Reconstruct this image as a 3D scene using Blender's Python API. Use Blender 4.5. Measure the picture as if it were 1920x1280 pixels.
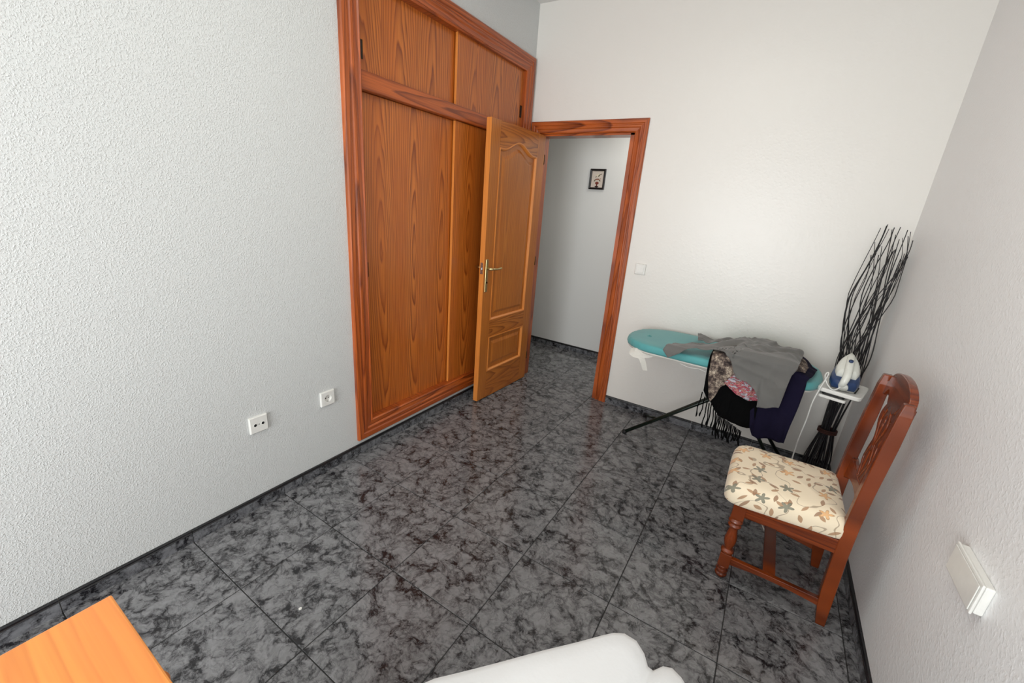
import bpy, bmesh, math, random
from math import sin, cos, pi, radians, sqrt, exp
from mathutils import Vector, Matrix, noise, geometry

for o in list(bpy.data.objects): bpy.data.objects.remove(o, do_unlink=True)
S = bpy.context.scene
COL = S.collection
random.seed(7)

# ------------------------------------------------------------------ camera
CAM = dict(f=776.27, yaw=31.02, pitch=-18.143, roll=4.511, loc=(1.8483, -0.0917, 1.4843))
cd = bpy.data.cameras.new('camera'); cam = bpy.data.objects.new('camera', cd); COL.objects.link(cam)
cd.sensor_fit = 'HORIZONTAL'; cd.sensor_width = 36.0; cd.lens = 36.0 * CAM['f'] / 1920.0
cd.clip_start = 0.02; cd.clip_end = 100
_y, _p, _r = radians(CAM['yaw']), radians(CAM['pitch']), radians(CAM['roll'])
_fw = Vector((-sin(_y) * cos(_p), cos(_y) * cos(_p), sin(_p)))
_ri = Vector((cos(_y), sin(_y), 0)); _up = _ri.cross(_fw)
_r2 = _ri * cos(_r) + _up * sin(_r); _u2 = -_ri * sin(_r) + _up * cos(_r)
m = Matrix((_r2, _u2, -_fw)).transposed().to_4x4(); m.translation = Vector(CAM['loc'])
cam.matrix_world = m
S.camera = cam

# ------------------------------------------------------------------ world, lights, exposure
S.view_settings.view_transform = 'Standard'; S.view_settings.look = 'None'
S.view_settings.gamma = 1.0; S.view_settings.use_curve_mapping = False
S.view_settings.exposure = 0.0
w = bpy.data.worlds.new('world'); S.world = w; w.use_nodes = True
w.node_tree.nodes['Background'].inputs[0].default_value = (0.75, 0.86, 1.0, 1)
w.node_tree.nodes['Background'].inputs[1].default_value = 1.0

def area(name, loc, rot, sx, sy, power, col, spread=180):
    l = bpy.data.lights.new(name, 'AREA'); l.shape = 'RECTANGLE'; l.size = sx; l.size_y = sy
    l.energy = power; l.color = col; l.spread = radians(spread)
    o = bpy.data.objects.new(name, l); COL.objects.link(o); o.location = loc
    o.rotation_euler = rot
    return o
# daylight entering through the window in the wall behind the camera
area('window_daylight', (1.30, -2.56, 1.15), (radians(90), 0, 0), 1.6, 2.05, 110, (0.965, 0.985, 0.985))
# unseen ceiling fill lights, added to brighten bedroom and hallway
area('bedroom_fill_light', (1.35, 0.9, 2.82), (0, 0, 0), 1.0, 1.0, 12, (1.0, 0.975, 0.88))
area('hallway_fill_light', (0.9, 3.55, 2.45), (0, 0, 0), 0.5, 0.3, 7.5, (1.0, 0.97, 0.90))

# ------------------------------------------------------------------ node helpers
def mat(name):
    m = bpy.data.materials.new(name); m.use_nodes = True
    nt = m.node_tree; b = nt.nodes['Principled BSDF']
    return m, nt, b
def N(nt, t, **k):
    n = nt.nodes.new(t)
    for a, v in k.items():
        if a in n.bl_rna.properties: setattr(n, a, v)
    return n
def L(nt, a, b): nt.links.new(a, b)
def srgb(r, g, b):
    f = lambda c: (c / 255 / 12.92) if c / 255 <= 0.04045 else ((c / 255 + 0.055) / 1.055) ** 2.4
    return (f(r), f(g), f(b), 1)
def val(nt, sock, v):
    if hasattr(v, 'is_output'): L(nt, v, sock)
    else: sock.default_value = v
def M(nt, op, a, b=None, c=None, clamp=False):
    n = nt.nodes.new('ShaderNodeMath'); n.operation = op; n.use_clamp = clamp
    val(nt, n.inputs[0], a)
    if b is not None: val(nt, n.inputs[1], b)
    if c is not None: val(nt, n.inputs[2], c)
    return n.outputs[0]
def noise_n(nt, vec, scale, detail=4, rough=.5, dist=0.0, w=None):
    n = nt.nodes.new('ShaderNodeTexNoise')
    if w is not None:
        n.noise_dimensions = '4D'; val(nt, n.inputs['W'], w)
    n.inputs['Scale'].default_value = scale; n.inputs['Detail'].default_value = detail
    n.inputs['Roughness'].default_value = rough; n.inputs['Distortion'].default_value = dist
    if vec is not None: L(nt, vec, n.inputs['Vector'])
    return n
def mapping(nt, vec, scale=(1, 1, 1), loc=(0, 0, 0), rot=(0, 0, 0)):
    n = nt.nodes.new('ShaderNodeMapping'); n.inputs['Scale'].default_value = scale
    n.inputs['Location'].default_value = loc; n.inputs['Rotation'].default_value = rot
    L(nt, vec, n.inputs['Vector']); return n.outputs[0]
def ramp(nt, fac, stops, interp='LINEAR'):
    n = nt.nodes.new('ShaderNodeValToRGB'); n.color_ramp.interpolation = interp
    e = n.color_ramp.elements
    while len(e) > 1: e.remove(e[-1])
    e[0].position, e[0].color = stops[0]
    for p, c in stops[1:]:
        x = e.new(p); x.color = c
    L(nt, fac, n.inputs[0]); return n
def mix(nt, fac, a, b, mode='MIX'):
    n = nt.nodes.new('ShaderNodeMix'); n.data_type = 'RGBA'; n.blend_type = mode
    val(nt, n.inputs[0], fac); val(nt, n.inputs[6], a); val(nt, n.inputs[7], b)
    return n.outputs[2]
def bump(nt, b, h, strength, dist):
    n = nt.nodes.new('ShaderNodeBump'); n.inputs['Strength'].default_value = strength
    n.inputs['Distance'].default_value = dist; L(nt, h, n.inputs['Height'])
    L(nt, n.outputs[0], b.inputs['Normal'])
def objco(nt): return nt.nodes.new('ShaderNodeTexCoord').outputs['Object']
def sepxyz(nt, v):
    n = nt.nodes.new('ShaderNodeSeparateXYZ'); L(nt, v, n.inputs[0]); return n.outputs
def combxyz(nt, x, y, z):
    n = nt.nodes.new('ShaderNodeCombineXYZ')
    for i, q in enumerate((x, y, z)): val(nt, n.inputs[i], q)
    return n.outputs[0]

def simple(name, col, rough=.5, metal=0.0, spec=.5, coat=0.0, bumps=None):
    m, nt, b = mat(name)
    b.inputs['Base Color'].default_value = col; b.inputs['Roughness'].default_value = rough
    b.inputs['Metallic'].default_value = metal; b.inputs['Specular IOR Level'].default_value = spec
    b.inputs['Coat Weight'].default_value = coat
    n = noise_n(nt, objco(nt), bumps[0] if bumps else 60, 3)
    c = mix(nt, M(nt, 'MULTIPLY', n.outputs[0], .12), col, (0, 0, 0, 1)); L(nt, c, b.inputs['Base Color'])
    if bumps: bump(nt, b, n.outputs[0], bumps[1], bumps[2])
    return m

# painted plaster: relief scale / strength differ between the spatter-textured and the smooth glossy walls
def wall_mat(name, col, scale, strength, dist, rough, spec=.5):
    m, nt, b = mat(name); co = objco(nt)
    big = noise_n(nt, co, 1.3, 3)
    c = mix(nt, M(nt, 'MULTIPLY', big.outputs[0], .10), col, (col[0] * .8, col[1] * .8, col[2] * .8, 1))
    L(nt, c, b.inputs['Base Color']); b.inputs['Roughness'].default_value = rough
    b.inputs['Specular IOR Level'].default_value = spec
    v = nt.nodes.new('ShaderNodeTexVoronoi'); v.feature = 'SMOOTH_F1'; v.inputs['Scale'].default_value = scale
    v.inputs['Smoothness'].default_value = .6
    ds = noise_n(nt, co, scale * .6, 2)
    mx = nt.nodes.new('ShaderNodeMix'); mx.data_type = 'VECTOR'; mx.inputs[0].default_value = .02
    L(nt, co, mx.inputs[4]); L(nt, ds.outputs['Color'], mx.inputs[5]); L(nt, mx.outputs[1], v.inputs['Vector'])
    n2 = noise_n(nt, co, scale * 1.1, 3, .6)
    h = M(nt, 'ADD', M(nt, 'MULTIPLY', v.outputs['Distance'], -1.0), M(nt, 'MULTIPLY', n2.outputs[0], 1.4))
    h = M(nt, 'SMOOTH_MAX', h, .15, .25)
    bump(nt, b, h, strength, dist)
    return m
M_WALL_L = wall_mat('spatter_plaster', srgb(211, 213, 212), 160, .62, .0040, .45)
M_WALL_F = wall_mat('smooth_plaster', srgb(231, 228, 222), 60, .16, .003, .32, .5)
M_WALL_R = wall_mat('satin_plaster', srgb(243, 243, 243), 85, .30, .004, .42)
M_CEIL = wall_mat('ceiling_plaster', srgb(232, 230, 226), 60, .06, .003, .6)
M_HALL = wall_mat('hall_plaster', srgb(222, 222, 220), 60, .1, .003, .4)

def marble(name, base=(104, 106, 108), dark=(28, 28, 31), k=1.0, rough=.16):
    m, nt, b = mat(name); co = objco(nt)
    oi = nt.nodes.new('ShaderNodeObjectInfo')
    rnd = M(nt, 'MULTIPLY', oi.outputs['Random'], 37.0)
    off = combxyz(nt, rnd, M(nt, 'MULTIPLY', rnd, 1.7), 0.0)
    va = nt.nodes.new('ShaderNodeVectorMath'); va.operation = 'ADD'; L(nt, co, va.inputs[0]); L(nt, off, va.inputs[1])
    v = va.outputs[0]
    warp = noise_n(nt, v, 5, 4, .6)
    mx = nt.nodes.new('ShaderNodeVectorMath'); mx.operation = 'MULTIPLY_ADD'
    L(nt, warp.outputs['Color'], mx.inputs[0]); mx.inputs[1].default_value = (.13, .13, .0); L(nt, v, mx.inputs[2])
    wv = mx.outputs[0]
    blot = noise_n(nt, wv, 13, 9, .72)
    vein1 = noise_n(nt, wv, 7, 7, .66)
    vein2 = noise_n(nt, mapping(nt, wv, (1, 1, 1), (5, 3, 1)), 15, 6, .66)
    a1 = M(nt, 'ABSOLUTE', M(nt, 'SUBTRACT', vein1.outputs[0], .5))
    a2 = M(nt, 'ABSOLUTE', M(nt, 'SUBTRACT', vein2.outputs[0], .5))
    d1 = ramp(nt, a1, [(0, (1, 1, 1, 1)), (.012, (.7, .7, .7, 1)), (.05, (0, 0, 0, 1))]).outputs[0]
    d2 = ramp(nt, a2, [(0, (.7, .7, .7, 1)), (.012, (.4, .4, .4, 1)), (.04, (0, 0, 0, 1))]).outputs[0]
    bl = ramp(nt, blot.outputs[0], [(.35, (.85, .85, .85, 1)), (.44, (.28, .28, .28, 1)), (.54, (0, 0, 0, 1))]).outputs[0]
    dk = M(nt, 'ADD', M(nt, 'MULTIPLY', bl, .75), M(nt, 'MULTIPLY', M(nt, 'ADD', d1, d2), .55), clamp=True)
    fine = noise_n(nt, wv, 38, 6, .75)
    vo = nt.nodes.new('ShaderNodeTexVoronoi'); vo.feature = 'DISTANCE_TO_EDGE'; vo.inputs['Scale'].default_value = 11; vo.voronoi_dimensions = '2D'
    w2 = noise_n(nt, v, 16, 5, .7); m2 = nt.nodes.new('ShaderNodeVectorMath'); m2.operation = 'MULTIPLY_ADD'
    L(nt, w2.outputs['Color'], m2.inputs[0]); m2.inputs[1].default_value = (.09, .09, 0); L(nt, v, m2.inputs[2]); L(nt, m2.outputs[0], vo.inputs['Vector'])
    cr = ramp(nt, vo.outputs['Distance'], [(0, (1, 1, 1, 1)), (.03, (.75, .75, .75, 1)), (.12, (0, 0, 0, 1))]).outputs[0]
    gate = ramp(nt, noise_n(nt, v, 7, 3).outputs[0], [(.40, (0, 0, 0, 1)), (.56, (1, 1, 1, 1))]).outputs[0]
    dk = M(nt, 'ADD', dk, M(nt, 'MULTIPLY', M(nt, 'MULTIPLY', cr, gate), .5), clamp=True)
    c0 = mix(nt, fine.outputs[0], srgb(*[q * .80 for q in base]), srgb(*[min(255, q * 1.22) for q in base]))
    c = mix(nt, dk, c0, srgb(*dark))
    L(nt, c, b.inputs['Base Color'])
    L(nt, M(nt, 'ADD', M(nt, 'MULTIPLY', fine.outputs[0], .10), rough - .05), b.inputs['Roughness'])
    b.inputs['Specular IOR Level'].default_value = .5
    bump(nt, b, blot.outputs[0], .12, .004)
    return m
M_TILE = marble('marbled_floor_tile', (126, 126, 128), (31, 30, 33))
M_SKIRT = marble('marbled_skirting_tile', (112, 113, 117), (20, 20, 24))
M_SKTOP = simple('black_skirting_rim', srgb(28, 28, 31), .18)
M_GROUT = simple('dark_grout', srgb(36, 36, 37), .7)

# stained pine. g = grain axis (0,1,2), a = across axis; cathedral arches by slicing tilted rings
def wood(name, light, mid, dark, g=2, a=1, period=.24, freq=95, rough=.3, coat=.25, contrast=1.0, tilt=.055, seed=0, fine=.35, rnd=True):
    m, nt, b = mat(name); co = objco(nt)
    s = sepxyz(nt, co); G = s[g]; A = s[a]
    oi = nt.nodes.new('ShaderNodeObjectInfo')
    if rnd:
        G = M(nt, 'ADD', G, M(nt, 'MULTIPLY', oi.outputs['Random'], 7.0))
        A = M(nt, 'ADD', A, M(nt, 'MULTIPLY', oi.outputs['Random'], 3.3))
    v1 = combxyz(nt, M(nt, 'MULTIPLY', A, 7.0), M(nt, 'MULTIPLY', G, .9), seed + .5)
    n1 = noise_n(nt, v1, 1.0, 3, .5)
    v2 = combxyz(nt, M(nt, 'MULTIPLY', A, 30.0), M(nt, 'MULTIPLY', G, 3.0), seed + 2.5)
    n2 = noise_n(nt, v2, 1.0, 3, .55)
    u = M(nt, 'PINGPONG', M(nt, 'ADD', A, M(nt, 'MULTIPLY', n1.outputs[0], .05)), period / 2)
    z = M(nt, 'PINGPONG', M(nt, 'ADD', G, seed * .37), 1.3)
    d = M(nt, 'ADD', M(nt, 'MULTIPLY', z, tilt), M(nt, 'ADD', M(nt, 'MULTIPLY', n1.outputs[0], .045), .004))
    r = M(nt, 'SQRT', M(nt, 'ADD', M(nt, 'MULTIPLY', u, u), M(nt, 'MULTIPLY', d, d)))
    r = M(nt, 'ADD', r, M(nt, 'MULTIPLY', n2.outputs[0], .0045))
    ph = M(nt, 'FRACT', M(nt, 'MULTIPLY', r, freq))
    line = ramp(nt, ph, [(0, (0, 0, 0, 1)), (.35, (.10, .10, .10, 1)), (.72, (.55, .55, .55, 1)), (.88, (1, 1, 1, 1)), (1, (0, 0, 0, 1))]).outputs[0]
    v3 = combxyz(nt, M(nt, 'MULTIPLY', A, 150.0), M(nt, 'MULTIPLY', G, 3.0), seed)
    n3 = noise_n(nt, v3, 1.0, 2, .6)
    f = M(nt, 'MULTIPLY', line, contrast)
    c = mix(nt, f, light, dark)
    v4 = combxyz(nt, M(nt, 'MULTIPLY', A, 11.0), M(nt, 'MULTIPLY', G, .6), seed + 9.0)
    n4 = noise_n(nt, v4, 1.0, 2, .5)
    fm = ramp(nt, n4.outputs[0], [(.35, (0, 0, 0, 1)), (.68, (1, 1, 1, 1))]).outputs[0]
    c = mix(nt, M(nt, 'MULTIPLY', fm, .55), c, mid)
    ff = ramp(nt, n3.outputs[0], [(.42, (0, 0, 0, 1)), (.66, (1, 1, 1, 1))]).outputs[0]
    c = mix(nt, M(nt, 'MULTIPLY', ff, fine), c, dark)
    L(nt, c, b.inputs['Base Color']); b.inputs['Roughness'].default_value = rough
    b.inputs['Coat Weight'].default_value = coat; b.inputs['Coat Roughness'].default_value = .18
    bump(nt, b, n3.outputs[0], .05, .001)
    return m
WD = dict(light=srgb(206, 118, 44), mid=srgb(186, 94, 26), dark=srgb(110, 44, 10))
M_WDOOR = wood('pine_veneer_vertical', **WD, g=2, a=1, period=.25, freq=88, tilt=.050, contrast=.95, fine=.34)
FR = dict(light=srgb(190, 96, 38), mid=srgb(164, 72, 24), dark=srgb(88, 30, 6))
M_FV = wood('pine_trim_vertical', **FR, g=2, a=1, period=.16, freq=70, tilt=.03, contrast=.8, seed=1)
M_FVX = wood('pine_trim_vertical_across_x', **FR, g=2, a=0, period=.16, freq=70, tilt=.03, contrast=.8, seed=2)
M_FH = wood('pine_trim_along_y', **FR, g=1, a=2, period=.16, freq=70, tilt=.03, contrast=.8, seed=3)
M_FHX = wood('pine_trim_along_x', **FR, g=0, a=2, period=.16, freq=70, tilt=.05, contrast=1.0, seed=4)
LF = dict(light=srgb(192, 116, 44), mid=srgb(176, 98, 32), dark=srgb(124, 60, 16))
M_LV = wood('door_leaf_pine_vertical', **LF, g=2, a=1, period=.3, freq=60, tilt=.02, contrast=.45, seed=5)
M_LH = wood('door_leaf_pine_across', **LF, g=1, a=2, period=.14, freq=80, tilt=.06, contrast=1.0, seed=6)
M_LE = wood('door_leaf_edge_pine', light=srgb(222, 142, 66), mid=srgb(214, 130, 56), dark=srgb(180, 98, 40), g=2, a=0, freq=60, contrast=.4, seed=7)
CH = dict(light=srgb(140, 62, 20), mid=srgb(112, 42, 12), dark=srgb(50, 15, 5))
M_CV = wood('chair_wood_upright', **CH, g=2, a=1, period=.1, freq=60, tilt=.03, contrast=.6, fine=.6, rough=.25, seed=8)
M_CH = wood('chair_wood_along_x', **CH, g=0, a=2, period=.1, freq=60, tilt=.03, contrast=.6, fine=.6, rough=.25, seed=9)
M_CY = wood('chair_wood_along_y', **CH, g=1, a=2, period=.1, freq=60, tilt=.03, contrast=.6, fine=.6, rough=.25, seed=10)
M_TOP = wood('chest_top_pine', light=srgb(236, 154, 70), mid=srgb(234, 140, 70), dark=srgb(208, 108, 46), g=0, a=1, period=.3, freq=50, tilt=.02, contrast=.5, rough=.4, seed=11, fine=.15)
M_CHEST = wood('chest_front_pine', light=srgb(196, 118, 56), mid=srgb(180, 98, 44), dark=srgb(130, 66, 26), g=0, a=2, period=.2, freq=60, contrast=.6, seed=12)

M_BRASS = simple('satin_brass', srgb(205, 190, 140), .3, 1.0)
M_BRONZE = simple('dark_bronze', srgb(70, 58, 40), .4, .8)
M_STEEL = simple('bright_steel', srgb(190, 190, 190), .25, 1.0)
M_PLAST = simple('white_plastic', srgb(236, 235, 230), .3)
M_HOLE = simple('black_hole', srgb(12, 12, 12), .6)
M_DARKG = simple('dark_green_tube', srgb(22, 34, 26), .3, .3)
M_BLACK = simple('black_rubber', srgb(16, 16, 17), .6)
M_STICK = simple('black_willow', srgb(20, 18, 20), .5)
M_TIE = simple('brown_tie', srgb(60, 26, 18), .8)
M_IRONB = simple('dark_blue_plastic', srgb(38, 62, 104), .3)
M_IRONW = simple('glossy_white_plastic', srgb(232, 234, 226), .25)
M_CABLE = simple('white_cable', srgb(225, 225, 220), .5)
M_OPAL = simple('opal_disc', srgb(240, 238, 230), .4)

def cloth_mat(name, col, col2=None, sc=220, rough=.9, sheen=.3):
    m, nt, b = mat(name); co = objco(nt)
    n = noise_n(nt, co, sc, 3); n2 = noise_n(nt, co, 7, 3)
    c = mix(nt, n2.outputs[0], col, col2 or (col[0] * .8, col[1] * .8, col[2] * .8, 1))
    L(nt, c, b.inputs['Base Color']); b.inputs['Roughness'].default_value = rough
    b.inputs['Sheen Weight'].default_value = sheen
    bump(nt, b, n.outputs[0], .3, .001)
    return m
M_TEAL = cloth_mat('teal_board_cover', srgb(76, 156, 162), srgb(94, 168, 166), rough=.7)
M_GREY = cloth_mat('grey_jersey', srgb(108, 107, 104), srgb(98, 97, 95))
M_NAVY = cloth_mat('navy_cloth', srgb(22, 17, 44), srgb(16, 12, 34), sheen=.0)
M_NAVY.node_tree.nodes['Principled BSDF'].inputs['Specular IOR Level'].default_value = .2
M_BLK = cloth_mat('black_cloth', (.0012, .0012, .0014, 1), (.0008, .0008, .001, 1), sheen=.0)
for m_ in (M_BLK,): m_.node_tree.nodes['Principled BSDF'].inputs['Specular IOR Level'].default_value = .12
M_WHITE = cloth_mat('white_cotton', srgb(226, 226, 226), srgb(220, 221, 222), sc=90)
M_LINING = cloth_mat('cream_lining', srgb(225, 222, 214))

m, nt, b = mat('brown_lace_print'); M_SCARF = m; co = objco(nt)
nn = noise_n(nt, co, 26, 5, .65); vv = nt.nodes.new('ShaderNodeTexVoronoi'); vv.feature = 'DISTANCE_TO_EDGE'; vv.inputs['Scale'].default_value = 70; L(nt, co, vv.inputs['Vector'])
c = ramp(nt, nn.outputs[0], [(.36, srgb(34, 26, 26)), (.46, srgb(92, 78, 72)), (.55, srgb(150, 134, 120)), (.64, srgb(206, 192, 172))]).outputs[0]
e = ramp(nt, vv.outputs['Distance'], [(.0, (1, 1, 1, 1)), (.12, (0, 0, 0, 1))]).outputs[0]
c2 = mix(nt, M(nt, 'MULTIPLY', e, .75), c, srgb(40, 32, 32)); L(nt, c2, b.inputs['Base Color']); b.inputs['Roughness'].default_value = .9
m, nt, b = mat('pink_abstract_print'); M_FLORAL = m; co = objco(nt)
nn = noise_n(nt, mapping(nt, co, (14, 14, 26)), 1.0, 3, .6, 2.0)
c = ramp(nt, nn.outputs[0], [(.30, srgb(16, 16, 20)), (.40, srgb(190, 190, 200)), (.45, srgb(120, 90, 90)), (.49, srgb(150, 52, 72)), (.53, srgb(190, 100, 116)), (.56, srgb(176, 140, 116)), (.6, srgb(30, 28, 34)), (.68, srgb(225, 222, 220)), (.75, srgb(60, 60, 66))]).outputs[0]
L(nt, c, b.inputs['Base Color']); b.inputs['Roughness'].default_value = .85

# cream cotton printed with five-petalled flowers, leaves and stems
def floral_seat():
    m, nt, b = mat('cream_flower_print'); co = objco(nt); s = sepxyz(nt, co)
    # unroll: use x and (y - z) so that the print carries on down the sides
    U = M(nt, 'SUBTRACT', s[0], M(nt, 'MULTIPLY', s[2], .35)); V = M(nt, 'SUBTRACT', s[1], M(nt, 'MULTIPLY', s[2], -.8))
    base = combxyz(nt, U, V, 0.0)
    col = srgb(240, 224, 196)
    out = None
    def cells(scale, offs, rnd=.75):
        v = nt.nodes.new('ShaderNodeTexVoronoi'); v.voronoi_dimensions = '2D'; v.inputs['Scale'].default_value = scale
        v.inputs['Randomness'].default_value = rnd
        mp = mapping(nt, base, (1, 1, 1), offs); L(nt, mp, v.inputs['Vector'])
        sub = nt.nodes.new('ShaderNodeVectorMath'); sub.operation = 'SUBTRACT'; L(nt, mp, sub.inputs[0]); L(nt, v.outputs['Position'], sub.inputs[1])
        return sepxyz(nt, sub.outputs[0]), sepxyz(nt, v.outputs['Color'])
    # stems
    wv = noise_n(nt, base, 9, 1, .4)
    st = ramp(nt, M(nt, 'ABSOLUTE', M(nt, 'SUBTRACT', wv.outputs[0], .5)), [(0, (1, 1, 1, 1)), (.004, (1, 1, 1, 1)), (.008, (0, 0, 0, 1))]).outputs[0]
    cc = mix(nt, M(nt, 'MULTIPLY', st, .7), col, srgb(150, 128, 104))
    # leaves
    for scale, offs, lc, rx in ((19, (3.3, 1.1, 0), srgb(170, 128, 92), .018), (14, (7.7, 5.2, 0), srgb(150, 112, 84), .020)):
        p, q = cells(scale, offs)
        a = M(nt, 'MULTIPLY', q[0], 6.28)
        ca = M(nt, 'COSINE', a); sa = M(nt, 'SINE', a)
        lx = M(nt, 'ADD', M(nt, 'MULTIPLY', p[0], ca), M(nt, 'MULTIPLY', p[1], sa))
        ly = M(nt, 'SUBTRACT', M(nt, 'MULTIPLY', p[1], ca), M(nt, 'MULTIPLY', p[0], sa))
        ex = M(nt, 'POWER', M(nt, 'DIVIDE', lx, rx), 2.0); ey = M(nt, 'DIVIDE', M(nt, 'ABSOLUTE', ly), rx * .36)
        mk = M(nt, 'LESS_THAN', M(nt, 'ADD', ex, ey), 1.0)
        mk = M(nt, 'MULTIPLY', mk, M(nt, 'GREATER_THAN', q[1], .30))
        cc = mix(nt, M(nt, 'MULTIPLY', mk, .85), cc, lc)
    # flowers
    p, q = cells(9.5, (1.37, 2.9, 0), .6)
    r = M(nt, 'SQRT', M(nt, 'ADD', M(nt, 'MULTIPLY', p[0], p[0]), M(nt, 'MULTIPLY', p[1], p[1])))
    an = M(nt, 'ADD', M(nt, 'ARCTAN2', p[1], p[0]), M(nt, 'MULTIPLY', q[0], 6.28))
    pet = M(nt, 'ADD', .68, M(nt, 'MULTIPLY', M(nt, 'COSINE', M(nt, 'MULTIPLY', an, 5.0)), .32))
    mk = M(nt, 'LESS_THAN', r, M(nt, 'MULTIPLY', pet, .026))
    fc = ramp(nt, q[1], [(0, srgb(128, 128, 112)), (.55, srgb(136, 134, 116)), (.56, srgb(232, 180, 124)), (1, srgb(236, 188, 134))], 'CONSTANT').outputs[0]
    rim = M(nt, 'GREATER_THAN', r, M(nt, 'MULTIPLY', pet, .020))
    fc2 = mix(nt, M(nt, 'MULTIPLY', rim, .35), fc, srgb(96, 88, 76))
    cc = mix(nt, M(nt, 'MULTIPLY', mk, .9), cc, fc2)
    L(nt, cc, b.inputs['Base Color']); b.inputs['Roughness'].default_value = .85; b.inputs['Sheen Weight'].default_value = .2
    n = noise_n(nt, co, 400, 2); bump(nt, b, n.outputs[0], .15, .0006)
    return m
M_SEAT = floral_seat()

# ------------------------------------------------------------------ object helpers
def empty(name, loc, label=None, cat=None, group=None, kind=None, rotz=0):
    o = bpy.data.objects.new(name, None); COL.objects.link(o); o.location = loc; o.rotation_euler = (0, 0, rotz)
    o.empty_display_size = .05
    tag(o, label, cat, group, kind); return o
def tag(o, label=None, cat=None, group=None, kind=None):
    if label: o['label'] = label
    if cat: o['category'] = cat
    if group: o['group'] = group
    if kind: o['kind'] = kind
    return o
def world_loc(o):
    v = Vector((0, 0, 0))
    while o is not None: v = v + o.location; o = o.parent
    return v
def build(name, bm, mats, parent=None, loc=None, smooth=False, bev=0, seg=2, local=False, angle=40):
    """bm is in world coordinates unless local; the mesh is moved into its object's own frame."""
    me = bpy.data.meshes.new(name)
    base = world_loc(parent) if parent else Vector((0, 0, 0))
    org = Vector(loc) if loc is not None else base
    if not local: bmesh.ops.translate(bm, verts=bm.verts, vec=-org)
    bmesh.ops.recalc_face_normals(bm, faces=bm.faces)
    bm.to_mesh(me); bm.free()
    o = bpy.data.objects.new(name, me); COL.objects.link(o)
    if parent: o.parent = parent
    o.location = (Vector((0, 0, 0)) if local and loc is None else (org - base)) if not (local and loc is not None) else Vector(loc)
    for mm in (mats if isinstance(mats, (list, tuple)) else [mats]): me.materials.append(mm)
    if smooth:
        for p in me.polygons: p.use_smooth = True
    if bev:
        md = o.modifiers.new('bevel', 'BEVEL'); md.width = bev; md.segments = seg; md.limit_method = 'ANGLE'; md.angle_limit = radians(angle)
    return o
def box(bm, a, b_):
    x0, y0, z0 = a; x1, y1, z1 = b_
    v = [bm.verts.new(p) for p in ((x0, y0, z0), (x1, y0, z0), (x1, y1, z0), (x0, y1, z0), (x0, y0, z1), (x1, y0, z1), (x1, y1, z1), (x0, y1, z1))]
    for f in ((0, 3, 2, 1), (4, 5, 6, 7), (0, 1, 5, 4), (1, 2, 6, 5), (2, 3, 7, 6), (3, 0, 4, 7)): bm.faces.new([v[i] for i in f])
    return v
def boxbm(a, b_):
    bm = bmesh.new(); box(bm, a, b_); return bm
def extr(bm, pts, d):
    """closed prism: polygon of 3-D points swept by vector d"""
    d = Vector(d); A = [bm.verts.new(Vector(p)) for p in pts]; B = [bm.verts.new(Vector(p) + d) for p in pts]
    bm.faces.new(A[::-1]); bm.faces.new(B)
    n = len(A)
    for i in range(n): bm.faces.new((A[i], A[(i + 1) % n], B[(i + 1) % n], B[i]))
def strip_sweep(bm, sections):
    """connect equal-length closed sections, cap ends"""
    R = [[bm.verts.new(Vector(p)) for p in s] for s in sections]; n = len(R[0])
    for a, b_ in zip(R, R[1:]):
        for i in range(n): bm.faces.new((a[i], a[(i + 1) % n], b_[(i + 1) % n], b_[i]))
    bm.faces.new(R[0][::-1]); bm.faces.new(R[-1])
def tube(bm, path, r, seg=8):
    path = [Vector(p) for p in path]; secs = []
    n = len(path); ref = None
    for i, p in enumerate(path):
        t = (path[min(i + 1, n - 1)] - path[max(i - 1, 0)]).normalized()
        if ref is None:
            ref = Vector((0, 0, 1)) if abs(t.z) < .9 else Vector((1, 0, 0))
        u = (ref - t * ref.dot(t)).normalized(); v = t.cross(u); ref = u
        rr = r[i] if isinstance(r, (list, tuple)) else r
        secs.append([p + (u * cos(2 * pi * k / seg) + v * sin(2 * pi * k / seg)) * rr for k in range(seg)])
    strip_sweep(bm, secs)
def lathe(bm, prof, c, seg=20, axis=2):
    secs = []
    for z, r in prof:
        s = []
        for k in range(seg):
            a = 2 * pi * k / seg; p = [0, 0, 0]
            p[(axis + 1) % 3] = r * cos(a); p[(axis + 2) % 3] = r * sin(a); p[axis] = z
            s.append(Vector(c) + Vector(p))
        secs.append(s)
    strip_sweep(bm, secs)
def smooth_pts(pts, k=6):
    """Catmull-Rom through the points"""
    P = [Vector(p) for p in pts]; out = []
    for i in range(len(P) - 1):
        a, b_, c, d = P[max(i - 1, 0)], P[i], P[i + 1], P[min(i + 2, len(P) - 1)]
        for j in range(k):
            t = j / k
            out.append(.5 * ((2 * b_) + (c - a) * t + (2 * a - 5 * b_ + 4 * c - d) * t * t + (3 * b_ - a - 3 * c + d) * t ** 3))
    out.append(P[-1]); return out
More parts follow.
